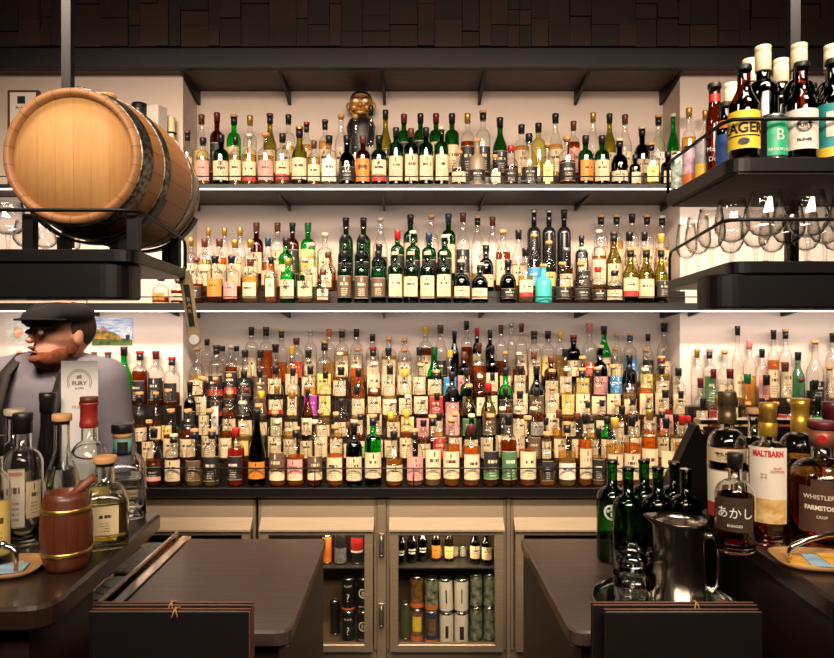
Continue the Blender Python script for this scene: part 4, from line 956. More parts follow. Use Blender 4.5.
m = MB(); m.lathe([(.0185, h - .07), (.0205, h - .066), (.0205, h - .058), (.0188, h - .054), (.0188, h - .02), (.021, h - .018), (.021, h - .012)], 20); m.build('wax_seal', plain('red_wax', srgb(150, 42, 32), .35), b)
m = MB(); m.lathe([(.0195, h - .0119), (.0195, h)], 20); m.build('stopper', cap_mat('n'), b)
pts = [((r * .62 + .004) * math.cos(a), (r * .62 + .004) * math.sin(a) - .0, h * .60 + .012 * math.sin(a)) for a in [i * PI / 10 for i in range(20)]]
m = MB(); m.tube(pts, .0018, 6, closed=True); m.build('cord', cap_mat('r'), b)
b, r, h = fg('gin_bottle', 'square clear bottle with wide black lid and teal neck band', 122.5, 424, 44, 1.66, fi='w', sh='q', custom=True, level=.85, neck=.021, cap='k', group=GB)
for c_ in list(b.children):
    if c_.name.startswith('capsule'): bpy.data.objects.remove(c_)
m = MB(); m.lathe([(.024, h - .022), (.0265, h - .019), (.0265, h - .003), (.025, h)], 28); m.build('lid', cap_mat('k'), b)
m = MB(); m.lathe([(.0225, h - .034), (.0225, h - .0225)], 28); m.build('cork_ring', cap_mat('c'), b)
m = MB(); m.lathe([(.0222, h - .078), (.0222, h - .0345)], 28); m.build('neck_band', plain('band_teal', srgb(110, 158, 146), .5), b)
m = arc_patch(lambda z: .0222, h - .070, h - .042, .55, zoff=.0008); m.build('badge', m_blk, b)
b, r, h = fg('gin_bottle', 'short square bottle of pale liquid with cork stopper, beside the small wooden cask', 105, 456, 44, 1.44, fi='p', sh='q', custom=True, level=1.0, neck=.019, cap='c', group=GB)
arc_patch(lambda z: r, h * .18, h * .5, .5, 1, zoff=.001).build('label', label_mat('w'), b)

# little stave cask with a wooden stirrer
def cask_mat():
    t = NT('red_brown_staves'); tc = t.n('ShaderNodeTexCoord'); sp = t.n('ShaderNodeSeparateXYZ', ins={0: tc.outputs['Object']})
    ang = t.math('ARCTAN2', sp.outputs[0], sp.outputs[1]); st = t.math('MULTIPLY', ang, 14 / (2 * PI)); fr = t.math('FRACT', st); fl = t.math('FLOOR', st)
    wn = t.n('ShaderNodeTexWhiteNoise', noise_dimensions='1D', ins={'W': fl})
    nz = t.n('ShaderNodeTexNoise', ins={0: t.n('ShaderNodeCombineXYZ', ins={0: t.math('MULTIPLY', ang, 12), 1: fl, 2: t.math('MULTIPLY', sp.outputs[2], 14)}).outputs[0], 2: 2.0, 3: 5})
    c = t.mix(nz.outputs[0], srgb(112, 52, 26), srgb(70, 30, 16)); c = t.mix(t.math('MULTIPLY', wn.outputs[0], .4), c, srgb(66, 30, 20))
    c = t.mix(t.math('LESS_THAN', t.math('ABSOLUTE', t.math('SUBTRACT', fr, .5)), .48), srgb(40, 18, 12), c)
    p = t.n('ShaderNodeBsdfPrincipled', ins={'Base Color': c, 'Roughness': .4, 'Coat Weight': .15}); return t.done(p.outputs[0])
Yc = 1.31; Rc = 24.5 * Yc / F; Hc = (Z_(492, Yc) - ZT)
t = thing('wooden_cask', 'small reddish wooden cask with two brass bands, a wooden stick leaning in it', 'cask', (X_(66.5, Yc), Yc, ZT + .0006))
rc = lambda s: Rc * (.80 + .20 * (1 - (2 * s - 1) ** 2))
m = MB(); m.lathe([(rc(0) - .004, 0)] + [(rc(i / 12), .001 + Hc * i / 12) for i in range(13)] + [(rc(1) - .006, Hc), (rc(1) - .007, Hc * .25), (.0002, Hc * .25)], 36, close=True); m.build('staves', cask_mat(), t)
for s in (.2, .76):
    m = MB(); m.lathe([(rc(s), Hc * s), (rc(s) + .0016, Hc * s + .0004), (rc(s + .06) + .0016, Hc * (s + .06)), (rc(s + .06), Hc * (s + .06) + .0004)], 36, close=False); m.build('brass_band', plain('brass', srgb(196, 160, 84), .28, metal=.9), t)
s = thing('wooden_stirrer', 'reddish wooden stick leaning out of the small cask', 'stirrer', (X_(66.5, Yc), Yc, ZT))
m = MB(); m.tube([(-.012, -.004, Hc * .3), (.008, 0, Hc * .95), (.052, .006, Hc + .028)], [.006, .007, .009], 10); m.build('stick', plain('stick_wood', srgb(122, 62, 36), .45, noise=.3), s)

# paper trays with steel clips
def tip_tray(x, y, rz, lab, mir=1):
    t = thing('tip_tray', lab, 'tray', (x, y, ZT + .0006), rz)
    m = MB(); n = 32
    P = [(.085 * math.copysign(abs(math.cos(a)) ** .6, math.cos(a)), .062 * math.copysign(abs(math.sin(a)) ** .6, math.sin(a))) for a in [2 * PI * i / n for i in range(n)]]
    b0 = 0
    m.v += [(p[0] * .86, p[1] * .86, 0) for p in P] + [(p[0] * (1 + .02 * (i % 2)), p[1] * (1 + .02 * (i % 2)), .013) for i, p in enumerate(P)] + [(p[0] * .96, p[1] * .96, .0125) for p in P] + [(p[0] * .85, p[1] * .85, .0025) for p in P]
    for k in range(3):
        for i in range(n):
            j = (i + 1) % n; m.face([k * n + i, k * n + j, (k + 1) * n + j, (k + 1) * n + i], 0, True)
    m.face(list(range(n))[::-1], 0); m.face([3 * n + i for i in range(n)], 0); m.build('tray_dish', plain('tray_kraft', srgb(176, 132, 84), .5, noise=.3), t)
    return t
def card(x, y, z, rz, col, lab, w=.085, d=.055):
    m = MB(); m.box(-w / 2, w / 2, -d / 2, d / 2, 0, .0014); o = m.build('paper_card', plain('card_' + col, srgb(*{'blue': (160, 196, 214), 'cream': (232, 214, 160), 'orange': (236, 176, 70), 'white': (232, 226, 210)}[col]), .6, noise=.25, nscale=60), at=(x, y, z)); o.rotation_euler.z = rz
    tag(o, lab, 'card'); return o
def clip(x, y, rz, lab):
    m = MB(); m.tube([(-.075, 0, .0055), (-.077, 0, .03), (-.066, 0, .050), (-.04, 0, .062), (0, 0, .072), (.05, 0, .074), (.09, 0, .066)], [.0045, .005, .006, .006, .0055, .0055, .005], 10)
    o = m.build('steel_clip', M_steel2, at=(x, y, ZT + .0006)); o.rotation_euler.z = rz; tag(o, lab, 'clip')
xl, yl = X_(-2, 1.29), 1.29
tip_tray(xl, yl, .1, 'pale tray with paper cards at the edge of the clear gin bar')
card(xl + .0, yl, ZT + .004, .5, 'cream', 'cream card lying in the tray beside the small cask'); card(xl + .01, yl - .006, ZT + .0058, .25, 'blue', 'pale blue card on top of the cream one')
m = MB(); m.tube([(.055, -.03, .0135), (.056, -.03, .045), (.048, -.03, .056), (.02, -.028, .062), (-.04, -.02, .078), (-.1, -.01, .082)], [.004, .0045, .006, .006, .005, .005], 10)
m.ball((.030, -.03, .062), .0085, 12); o = m.build('steel_clip', M_steel2, at=(xl, yl - .005, ZT)); tag(o, 'curved steel bill clip standing over the blue card', 'clip')
xr, yr = X_(818, 1.33), 1.33
tip_tray(xr, yr, -.15, 'kraft paper tray with orange cards in front of the amber bottles')
for i, (c_, d_) in enumerate((('orange', 'orange card under the others in the kraft tray'), ('blue', 'pale blue card in the middle of the kraft tray'), ('orange', 'orange card lying uppermost in the kraft tray'))):
    card(xr - .03 + .034 * i, yr + .002 * i, ZT + .0036 + .0018 * i, -.35 + .1 * i, c_, d_, .05, .07)
m = MB(); m.tube([(-.062, -.012, .0138), (-.064, -.012, .03), (-.056, -.012, .040), (-.03, -.01, .050), (.01, -.008, .060), (.05, -.006, .062), (.09, -.004, .058)], [.0038, .0042, .0055, .0055, .005, .005, .005], 10)
o = m.build('steel_clip', M_steel2, at=(xr, yr, ZT)); tag(o, 'curved steel bill clip standing over the orange cards', 'clip')

# ---------------------------------------------------------------- bottles on the right bar
GR = 'whisky bottles standing on the amber bottle bar'
b, r, h = fg('whisky_bottle', 'tall round bottle of dark whisky with bronze neck foil and banded label', 727, 392, 37, 1.57, fi='d', cap='g', custom=True, level=.95, neck=.0165, group=GR)
arc_patch(lambda z: r, h * .50, h * .60, 1.3).build('label', label_mat('w'), b); text('RANGE', .014, M_print, b, (0, 0, h * .555), bend=r + .0014)
arc_patch(lambda z: r, h * .10, h * .44, 1.2).build('lower_label', label_mat('Wr'), b)
m = MB(); m.lathe([(.0192, h - .075), (.0205, h - .072), (.0205, h - .052), (.0190, h - .05), (.0190, h - .03), (.0205, h - .028), (.0205, h - .002), (.019, h + .0005)], 20); m.build('neck_foil', plain('bronze_foil', srgb(92, 76, 50), .35, metal=.6), b)
b, r, h = fg('whisky_bottle', 'short bottle of dark whisky with black cap and brown label with white Japanese script', 735, 453, 37.5, 1.405, fi='d', cap='k', custom=True, level=1.0, neck=.0135, group=GR, sh='c')
arc_patch(lambda z: r, h * .24, h * .58, 1.0).build('label', plain('label_dark_brown', srgb(66, 46, 34), .5, noise=.3), b)
text('あかし', .025, M_printw, b, (0, 0, h * .42), bend=r + .0014, name='script'); text('BLENDED', .007, M_printw, b, (0, 0, h * .30), bend=r + .0014, name='lettering')
b, r, h = fg('whisky_bottle', 'amber bottle with gold neck foil and white label headed in red capitals', 768, 403, 39, 1.46, fi='a', cap='g', custom=True, level=1.05, neck=.0155, group=GR)
arc_patch(lambda z: r, h * .34, h * .70, .95).build('label', m_pale, b); arc_patch(lambda z: r, h * .17, h * .34, .95).build('gold_panel', plain('label_gold_scene', srgb(196, 148, 72), .5, noise=.5, nscale=60, col2=srgb(226, 196, 140)), b)
text('MALTBARN', .0175, M_printr, b, (0, 0, h * .655), bend=r + .0014, width=.062, bold=.0007); text('22', .014, plain('print_gold', srgb(150, 120, 50), .5), b, (-.008, 0, h * .50), bend=r + .0014); text('ISLAY\nSCOTCH', .007, M_printr, b, (.019, 0, h * .545), bend=r + .0014)
m = MB(); m.lathe([(.0172, h - .072), (.0185, h - .07), (.0185, h - .044), (.0172, h - .042), (.0172, h - .015), (.0186, h - .013), (.0186, h - .006)], 20); m.build('neck_foil', M_gold, b)
b, r, h = fg('whisky_bottle', 'amber bottle with cork stopper half hidden behind the red lettered one', 754, 408, 33, 1.69, fi='d', cap='c', level=1.0, neck=.0145, group=GR)
b, r, h = fg('whisky_bottle', 'amber bottle with tall bright gold neck foil, behind the wide shield bottle', 800, 399, 38, 1.60, fi='a', cap='g', level=.9, neck=.0165, group=GR, lb='n')
m = MB(); m.lathe([(.0190, h - .078), (.0205, h - .076), (.0205, h - .048), (.0192, h - .046), (.0192, h - .02), (.0206, h - .018), (.0206, h + .0005)], 20); m.build('neck_foil', M_gold, b)
b, r, h = fg('whisky_bottle', 'wide flat-shouldered amber bottle with brown shield label and wooden stopper', 822, 421, 62, 1.46, fi='a', cap='n', custom=True, level=1.15, neck=.0215, group=GR, sh='s')
for c_ in list(b.children):
    if c_.name.startswith(('capsule', 'stopper')): bpy.data.objects.remove(c_)
m = MB(); m.lathe([(.023, h - .018), (.0285, h - .016), (.0285, h - .002), (.027, h)], 24); m.build('stopper', cap_mat('t'), b)
m = MB(); m.lathe([(.0252, h - .055), (.0252, h - .0185)], 24); m.build('neck_foil', plain('foil_copper', srgb(150, 92, 66), .4, metal=.4), b)
m = MB(); m.prism([(.009 * math.cos(a), h - .037 + .009 * math.sin(a)) for a in [k_ * PI / 10 for k_ in range(20)]], -.0262, -.0254, axis='y'); m.build('seal', cap_mat('r'), b)
arc_patch(lambda z: r, h * .14, h * .50, .66, zoff=.0009).build('label', plain('label_shield_brown', srgb(78, 50, 36), .5, noise=.2), b)
arc_patch(lambda z: r, h * .50, h * .56, .3, zoff=.0009).build('label_crest', plain('label_shield_brown', srgb(78, 50, 36), .5, noise=.2), b)
text('WHISTLEPIG', .013, M_ink if 0 else m_ink, b, (0, 0, h * .42), bend=r + .0016, width=.07); text('FARMSTOCK', .013, m_ink, b, (0, 0, h * .335), bend=r + .0016, width=.066, bold=.0004); text('CROP', .008, m_ink, b, (0, 0, h * .265), bend=r + .0016)
b, r, h = fg('whisky_bottle', 'bottle with ribbed dark cap rising behind the wide shield bottle', 832, 402, 36, 1.66, fi='d', cap='t', level=.9, neck=.0185, group=GR)

# ---------------------------------------------------------------- right bench: water bottles, tray, glasses, jug
GWB = 'green bottles on the bench'
M_wl = plain('label_water', srgb(210, 216, 200), .5)
for i, (px, top, Y, w, d) in enumerate([(612, 459, 1.865, 30, 'green bottle with round white emblem, nearest the fridges'), (628, 466, 1.78, 30, 'green bottle in front, second from the fridges'), (644, 459, 1.895, 30, 'green bottle standing behind the front ones, nearest the steel fridge'), (658, 466, 1.80, 31, 'green bottle directly behind the steel jug'),
        (674, 461, 1.92, 29, 'green bottle at the back beside the black cabinet'), (686, 468, 1.83, 30, 'green bottle closest to the high bar, above the jug handle')]):
    b, r, h = fg('water_bottle', d, px, top, w, Y, ZB, sh='c', gl='G', fi='-', cap='G', group=GWB, neck=.0145)
    for c_ in list(b.children):
        if c_.name.startswith('capsule'): bpy.data.objects.remove(c_)
    m = MB(); m.lathe([(.0150, h * .955), (.0162, h * .958), (.0162, h * .985), (.0150, h * .99)], 20); m.build('neck_lip', GL['G'][1], b)
    if i == 0:
        text('O', .062, M_wl, b, (0, 0, h * .50), bend=r + .001, name='emblem'); text('+', .05, M_wl, b, (0, 0, h * .51), bend=r + .001, name='emblem_cross', bold=.002)
tcx, tcy = .600, 1.558
t = thing('serving_tray', 'round steel serving tray under the glasses and the jug on the bench', 'tray', (tcx, tcy, ZB + .0006))
m = MB(); m.lathe([(.150, 0), (.157, .006), (.161, .014), (.164, .0145), (.159, .006), (.150, .0025), (.0002, .0025)], 56, close=True); m.build('tray_dish', M_steel2, t)
def tumbler(px, top, w, Y, zb, lab, hh):
    t = thing('tumbler', lab, 'glass', (X_(px, Y), Y, zb), random.uniform(0, 2), 'tumblers on the round tray')
    r = w / 2 * Y / F; m = MB()
    m.lathe([(r * .80, 0), (r * .82, .004), (r * .86, hh * .3), (r * .94, hh * .7), (r, hh), (r - .0018, hh), (r * .94 - .002, hh * .7), (r * .84 - .002, hh * .3), (r * .74, .012), (.0002, .010)], 30); m.build('glass_wall', realglass('tumbler_glass', (.97, .98, .97, 1)), t)
zt_ = ZB + .0036
tumbler(634, 0, 42, 1.505, zt_, 'clear tumbler in front on the tray, bottom of the nested pair', .092)
tumbler(634, 0, 38, 1.52, zt_ + .034, 'clear tumbler nested upright in the front one', .090) if 0 else None
tumbler(633, 0, 38, 1.60, zt_, 'clear tumbler behind the front tumbler on the tray', .118)
tumbler(634, 0, 36, 1.505, zt_ + .022, 'clear tumbler nested inside the front tumbler', .104)
Yj = 1.585
t = thing('steel_jug', 'polished steel water jug with handle on the round tray', 'jug', (X_(679, Yj), Yj, ZB + .0036))
rj = 25 * Yj / F; hj = Z_(519, Yj) - ZB - .0036
m = MB(); m.lathe([(rj * 1.02, 0), (rj * 1.03, .004), (rj * 1.0, hj * .3), (rj * .96, hj * .7), (rj * .98, hj * .93), (rj * 1.06, hj), (rj * 1.04, hj + .0015), (rj * .95, hj * .93), (rj * .93, hj * .7), (rj * .97, .006), (.0002, .005)], 40)
for i, v in enumerate(m.v):    # pouring lip pulled out to one side
    if v[2] > hj * .9 and v[0] < 0:
        kx = max(0, (-v[0] / rj - .55) / .45); kk = (v[2] - hj * .9) / (hj * .1)
        m.v[i] = (v[0] - kx * kk * .019, v[1] * (1 - .35 * kx * kk), v[2] + kx * kk * .008)
m.build('jug_body', plain('jug_steel', srgb(190, 180, 168), .2, metal=1.0), t)
m = MB(); m.tube([(rj * .9, -.01, hj * .80), (rj * 1.25, -.012, hj * .82), (rj * 1.46, -.014, hj * .74), (rj * 1.48, -.014, hj * .5), (rj * 1.4, -.014, hj * .22), (rj * 1.2, -.012, hj * .14), (rj * .98, -.01, hj * .2)], [.007, .0075, .0075, .007, .0065, .006, .006], 10); m.build('handle', M_steel2, t)
m = MB(); m.lathe([(rj * .98, hj * .985), (rj * .98, hj * 1.0), (0.0002, hj * 1.005)], 32, close=False)
m.prism([(.9 * rj * math.cos(a), .9 * rj * math.sin(a)) for a in [k_ * PI / 12 for k_ in range(24)]], hj * .93, hj * .94); 

# ---------------------------------------------------------------- menu folders standing at the front
M_lth = plain('black_leather', srgb(14, 10, 9), .5, noise=.25, nscale=50, bump=.2); M_tan = plain('tan_leather_edge', srgb(120, 74, 44), .5, noise=.3); M_cord = plain('brass_coloured_cord', srgb(170, 128, 60), .5)
ZM = .72
t = thing('guest_ledge', 'dark lower ledge in front of the benches carrying the menus', 'ledge', (0, 1.0, 0))
m = MB(); m.box(-.655, .785, .0, .36, ZM - .04, ZM, bev=.004); m.build('ledge_top', M_side, t)
m = MB(); m.box(-.64, .77, .25, .34, 0, ZM - .041); m.build('ledge_panel', M_side, t)
def menu(x0, x1, top, Y, lab, knot):
    X0, X1 = X_(x0, Y), X_(x1, Y); w = (X1 - X0) / 2; H = Z_(top, Y) - ZM - .001
    t = thing('menu_folder', lab, 'menu', ((X0 + X1) / 2, Y, ZM + .0006), 0, 'menu folders on the front ledge')
    m = MB(); m.box(-w, w, 0, .0035, 0, H, bev=.001); m.build('front_cover', M_lth, t)
    m = MB(); m.box(-w, w, .0125, .016, 0, H, bev=.001); m.build('rear_cover', M_lth, t)
    m = MB(); m.box(-w + .002, w - .002, .0036, .0124, .002, H - .004); m.build('pages', plain('menu_pages', srgb(120, 92, 66), .7), t)
    m = MB(); m.tube([(-w, .002, H), (w, .002, H), (w + .0005, .002, 0.001)], .0013, 6); m.tube([(-w, .0145, H), (w, .0145, H), (w + .0005, .0145, .001)], .0013, 6); m.build('stitched_edge', M_tan, t)
    if knot is not None:
        kx = X_(knot, Y) - (X0 + X1) / 2
        m = MB(); m.tube([(kx - .006, -.0015, H - .012), (kx - .002, .001, H + .0025), (kx + .001, .008, H + .004), (kx + .004, .016, H + .0025), (kx + .006, .0175, H - .012)], .0013, 6); m.tube([(kx + .005, -.0015, H - .010), (kx + .001, .001, H + .003), (kx - .002, .009, H + .0045), (kx - .004, .017, H + .002)], .0013, 6); m.build('tied_cord', M_cord, t)
menu(92, 252, 605, 1.28, 'black leather menu folder beneath the clear gin bar, the one behind', 171)
menu(89, 249, 611.5, 1.245, 'black leather menu folder beneath the clear gin bar, the one in front', 175)
menu(593, 757, 605, 1.28, 'black leather menu folder before the steel jug, the one behind', 697)
menu(606, 762, 612, 1.245, 'black leather menu folder before the steel jug, the one in front', None)

# ---------------------------------------------------------------- standing drinks card
Ym = 1.75
t = thing('drinks_card', 'white standing card with a round brewery emblem in front of the person', 'card', (X_(79.5, Ym) , 1.64, ZT + .0006))
hc_ = Z_(361, 1.64) - ZT
t.location.x = X_(79.5, 1.64)
m = MB(); w_ = 18.5 * 1.64 / F; m.box(-w_, w_, 0, .0012, 0.0, hc_); m.build('card_sheet', plain('card_white', srgb(238, 232, 228), .5), t)
m = MB(); m.box(-w_ * .6, w_ * .6, -.0, .03, 0, .004); 
M_tp = plain('print_taupe', srgb(120, 104, 104), .5)
zc_ = hc_ - 21 * 1.64 / F; m = MB()
for r0, a0, a1 in ((.030, -30, 210), (.026, -25, 205)):
    m.tube([(r0 * math.cos(a), -.0006, zc_ + r0 * math.sin(a)) for a in [math.radians(a0 + (a1 - a0) * i / 30) for i in range(31)]], .0006, 4)
m.build('ring_emblem', M_tp, t)
text('#3', .011, M_tp, t, (0, -.001, zc_ + .012), bold=.0004); text('FURY', .013, M_tp, t, (0, -.001, zc_ - .004), width=.036, bold=.0003); text('& SON', .007, M_tp, t, (0, -.001, zc_ - .016)); text('PILSNER', .011, plain('print_brass', srgb(176, 150, 104), .5), t, (0, -.001, zc_ - .062), width=.034)

# ---------------------------------------------------------------- things on the shelves and wall
Yp = 3.14
t = thing('award_frame', 'red brown framed certificate standing on the upper shelf behind the barrel', 'frame', (X_(23, Yp), Yp, Z1 + .0006))
fw_, fh_ = 31 / 2 * Yp / F, Z_(90, Yp) - Z1
m = MB(); m.box(-fw_, fw_, 0, .02, 0, fh_, bev=.002); m.build('frame', plain('frame_mahogany', srgb(96, 40, 30), .4), t)
m = MB(); m.box(-fw_ + .012, fw_ - .012, -.0012, -.0002, .012, fh_ - .012); m.build('certificate', plain('certificate_paper', srgb(222, 204, 194), .6), t)
m = MB(); m.box(-fw_ * .35, fw_ * .15, -.0026, -.0014, fh_ - .065, fh_ - .03); m.build('stamp', m_blk, t); text('Bar Awards\n2017', .014, m_blk, t, (0, -.0018, fh_ - .09), bold=.0003)
t = thing('spirit_bottle', 'black bottle top showing over the barrel on the upper shelf', 'bottle', (X_(139.5, Yp), Yp, Z1 + .0006)); hb_ = Z_(104, Yp) - Z1
m = MB(); m.lathe([(.036, 0), (.038, .01), (.038, hb_ * .72), (.036, hb_ * .76), (.038, hb_ * .78), (.038, hb_ * .97), (.034, hb_)], 24); m.build('body', cap_mat('k'), t); text('18', .022, m_ink, t, (0, 0, hb_ * .9), bend=.0392)
Yq = 3.15
t = thing('gift_box', 'pale carton with red brown printing on the upper shelf beside the candle', 'box', (X_(157, Yq), Yq, Z1 + .0006), -.3); hb_ = Z_(107, Yq) - Z1
m = MB(); m.box(-.032, .032, -.032, .032, 0, hb_, bev=.001); m.build('carton', plain('carton_white', srgb(226, 210, 196), .6), t); text('BLENDED\nMALT', .014, plain('print_rust', srgb(170, 80, 60), .5), t, (0, -.0328, hb_ * .58), bold=.0003)
t = thing('candle_sconce', 'cream candle in a black wall bracket on the pier beside the barrel', 'candle', (X_(170, 3.2), 3.215, Z_(147, 3.2)));
m = MB(); m.lathe([(.0185, .008), (.019, .012), (.019, .145), (.016, .15), (.003, .149)], 20); m.build('candle', plain('candle_wax', srgb(232, 214, 168), .5), t)
m = MB(); m.lathe([(.0192, .066), (.026, .066), (.026, .072), (.0192, .072)], 24); m.tube([(0, .02, .069), (0, .043, .069)], .004, 6); m.tube([(.02, -.015, .068), (.026, -.02, .056), (.02, -.024, .052)], .002, 6); m.lathe([(.012, 0), (.022, .004), (.022, .0075)], 20); m.tube([(0, .015, .003), (0, .043, .003)], .003, 6); m.build('bracket', M_black, t)
# pictures pinned on the wall
def picture(px0, px1, py0, py1, lab, kind):
    X0, X1, Z0, Z1_ = X_(px0, YN), X_(px1, YN), Z_(py1, YN), Z_(py0, YN); w, h = X1 - X0, Z1_ - Z0
    t = thing('wall_picture', lab, 'picture', (X0, YN - .003, Z0), 0)
    m = MB(); m.box(0, w, 0, .002, 0, h); m.build('print_sheet', plain('sheet_' + kind, srgb(*{'sketch': (226, 214, 200), 'sketch2': (226, 214, 200), 'land': (120, 150, 200), 'hill': (90, 120, 170)}[kind]), .5, noise=.25, nscale=18, stretch=(1, 1, 6), col2=srgb(226, 228, 232) if kind in ('land', 'hill') else None), t)
    def blob(name, pts, col, d):
        mm = MB(); mm.prism([(a * w, b * h) for a, b in pts], -.0004 - d, -.0001 - d + .0002, axis='y'); mm.build(name, plain('ink_' + name + kind, srgb(*col[0]), .55, noise=.4, nscale=40, col2=srgb(*col[1]) if len(col) > 1 else None), t)
    if kind == 'land':
        blob('meadow', [(.01, .02), (.99, .02), (.99, .22), (.6, .3), (.01, .28)], [(96, 120, 50), (50, 66, 26)], 0); blob('peak', [(.02, .4), (.2, .62), (.28, .72), (.4, .55), (.6, .42)], [(196, 130, 120), (140, 100, 110)], .0003)
        blob('trees', [(.01, .26), (.01, .56), (.15, .6), (.3, .55), (.42, .52), (.55, .48), (.68, .36), (.72, .22)], [(214, 150, 60), (60, 80, 30)], .0006); blob('house', [(.70, .28), (.98, .26), (.98, .66), (.84, .74), (.70, .6)], [(232, 232, 236)], .0009); blob('doorway', [(.83, .24), (.93, .24), (.93, .4), (.83, .4)], [(50, 44, 54)], .0012)
    elif kind == 'hill':
        blob('slope', [(.02, .05), (.98, .05), (.98, .5), (.7, .75), (.4, .9), (.2, .6), (.02, .4)], [(190, 110, 110), (80, 60, 90)], 0)
    else:
        blob('wreath', [(.5 + .36 * math.cos(a) * (1 + .12 * math.cos(5 * a)), .5 + .38 * math.sin(a) * (1 + .1 * math.sin(7 * a))) for a in [2 * PI * i / 30 for i in range(30)]], [(176, 196, 180), (222, 214, 200)], 0)
        blob('drawing', [(.5 + .2 * math.cos(a), .48 + .24 * math.sin(a) * (1 + .2 * math.cos(3 * a))) for a in [2 * PI * i / 24 for i in range(24)]], [(214, 140, 96), (236, 196, 160)], .0003)
picture(92, 133, 318, 346, 'landscape photo with autumn trees, blue sky and a white house pinned on the wall', 'land')
picture(72, 91, 321, 340, 'small reddish mountain landscape photo partly behind the head', 'hill')
picture(6, 31, 319, 345, 'sketch of a green wreath and orange figure on the wall beside the face', 'sketch')
picture(8, 33, 346, 362, 'lower sketch with an orange brown drawing beside the beard', 'sketch2')

# gold-faced figurine
Yg = 3.405
t = thing('figurine', 'gold faced bobble head figurine in black suit behind the upper shelf bottles', 'figurine', (X_(361, Yg), Yg, Z1 + .0706)); s = Yg / F
m = MB(); base_h = Z_(118, Yg) - Z1 - .0706
m.lathe([(.045, 0), (.05, .02), (.062, base_h * .55), (.074, base_h * .86), (.060, base_h * .97), (.022, base_h * 1.02)], 20)
m.v = [(a, b * .62, c) for a, b, c in m.v]; m.build('suit', cap_mat('k'), t)
mg = plain('gilded_face', srgb(206, 156, 74), .35, metal=.35, noise=.3, nscale=30, col2=srgb(150, 84, 40))
zc = base_h + .062; m = MB(); m.ball((0, -.004, zc), (.060, .052, .068), 22); m.ball((0, -.058, zc - .012), (.016, .014, .014), 12); m.ball((-.032, -.045, zc - .022), (.022, .016, .020), 12); m.ball((.032, -.045, zc - .022), (.022, .016, .020), 12)
m.ball((-.064, 0, zc - .005), (.012, .012, .022), 10); m.ball((.064, 0, zc - .005), (.012, .012, .022), 10); m.ball((0, -.044, zc - .048), (.030, .016, .012), 12); m.build('head', mg, t)
m = MB(); m.ball((0, .006, zc + .026), (.058, .050, .052), 20); m.build('hair', cap_mat('k'), t)
for sx in (-1, 1):
    m = MB(); m.ball((sx * .023, -.052, zc + .008), (.015, .007, .010), 12); m.build('eye', M_printw, t)
    m = MB(); m.tube([(sx * .006, -.060, zc + .020), (sx * .024, -.058, zc + .028), (sx * .042, -.046, zc + .026)], .004, 8); m.build('eyebrow', cap_mat('n'), t)

# bottle opener hanging at the rack's corner
Yo = 1.835; s = Yo / F
t = thing('hanging_bar_blade', 'long antique brass bottle opener hanging from the corner of the barrel rack', 'opener', (X_(186, Yo), Yo - .004, Z_(275, Yo) - .004), 0)
t.rotation_euler = (0, math.radians(-8), 0)
L_ = 70 * s; w_ = 6.2 * s
M_br = plain('antique_brass', srgb(176, 150, 112), .45, metal=.2, noise=.4, nscale=40)
m = MB(); m.prism([(-w_, 0), (-w_ * .9, -L_ * .86)] + [(w_ * 1.1 * math.cos(a), -L_ * .9 + w_ * 1.1 * math.sin(a)) for a in [math.radians(180 + 180 * i / 10) for i in range(11)]] + [(w_ * .9, -L_ * .86), (w_, 0), (w_ * .6, w_ * .8), (-w_ * .6, w_ * .8)], -.003, .003, bev=.0008, axis='y'); m.build('blade', M_br, t)
m = MB(); m.prism([(-w_ * .45, -L_ * .12), (w_ * .45, -L_ * .12), (w_ * .45, -L_ * .72), (-w_ * .45, -L_ * .72)][::-1], -.0042, -.0031, axis='y'); m.build('dark_inlay', m_blk, t)
text('B\nA\nR', .016, M_br, t, (0, -.0045, -L_ * .42), bold=.0003, name='lettering')
m = MB(); m.prism([(w_ * .8 * math.cos(a), -L_ * .91 + w_ * .8 * math.sin(a)) for a in [k_ * PI / 10 for k_ in range(20)]], -.0048, -.0031, axis='y'); m.build('opener_ring', plain('enamel_white', srgb(220, 216, 204), .3), t)
m = MB(); m.tube([(0, 0, w_ * .6), (-.004, 0, w_ * .6 + .012), (0, 0, w_ * .6 + .02), (.004, 0, w_ * .6 + .012)], .0015, 6, closed=True); m.build('chain_link', M_steel2, t)

# readable script on the nearest whiskies of the wall shelves
def script(px, Y, s_, size, dz, mat=None, rows_=ALL):
    b = min((b for b in ALL if abs(b['Y'] - Y) < .03), key=lambda b: abs(b['px'] - px) + (0 if b['where'].startswith(('front', 'first')) else 9))
    o = min((o for o in COL.objects if o.type == 'EMPTY' and o.parent is None and 'label' in o and abs(o.location.x - b['X']) < 1e-4 and abs(o.location.y - b['Y']) < 1e-4 and abs(o.location.z - b['z']) < .01), key=lambda o: 0)
    text(s_, size, mat or m_blk, o, (0, 0, b['h'] * dz), bend=b['r'] + .0014, name='script', bold=.0005)
script(221, 3.13, '白\n州', .024, .38); script(379, 3.13, '白\n州', .018, .40); script(363, 3.13, '余市', .026, .36); script(347, 3.13, '竹', .03, .36, m_ink)
script(288, 3.11, '白\n州', .024, .40); script(305, 3.11, '山\n崎', .026, .40); script(323, 3.11, '響', .034, .30)
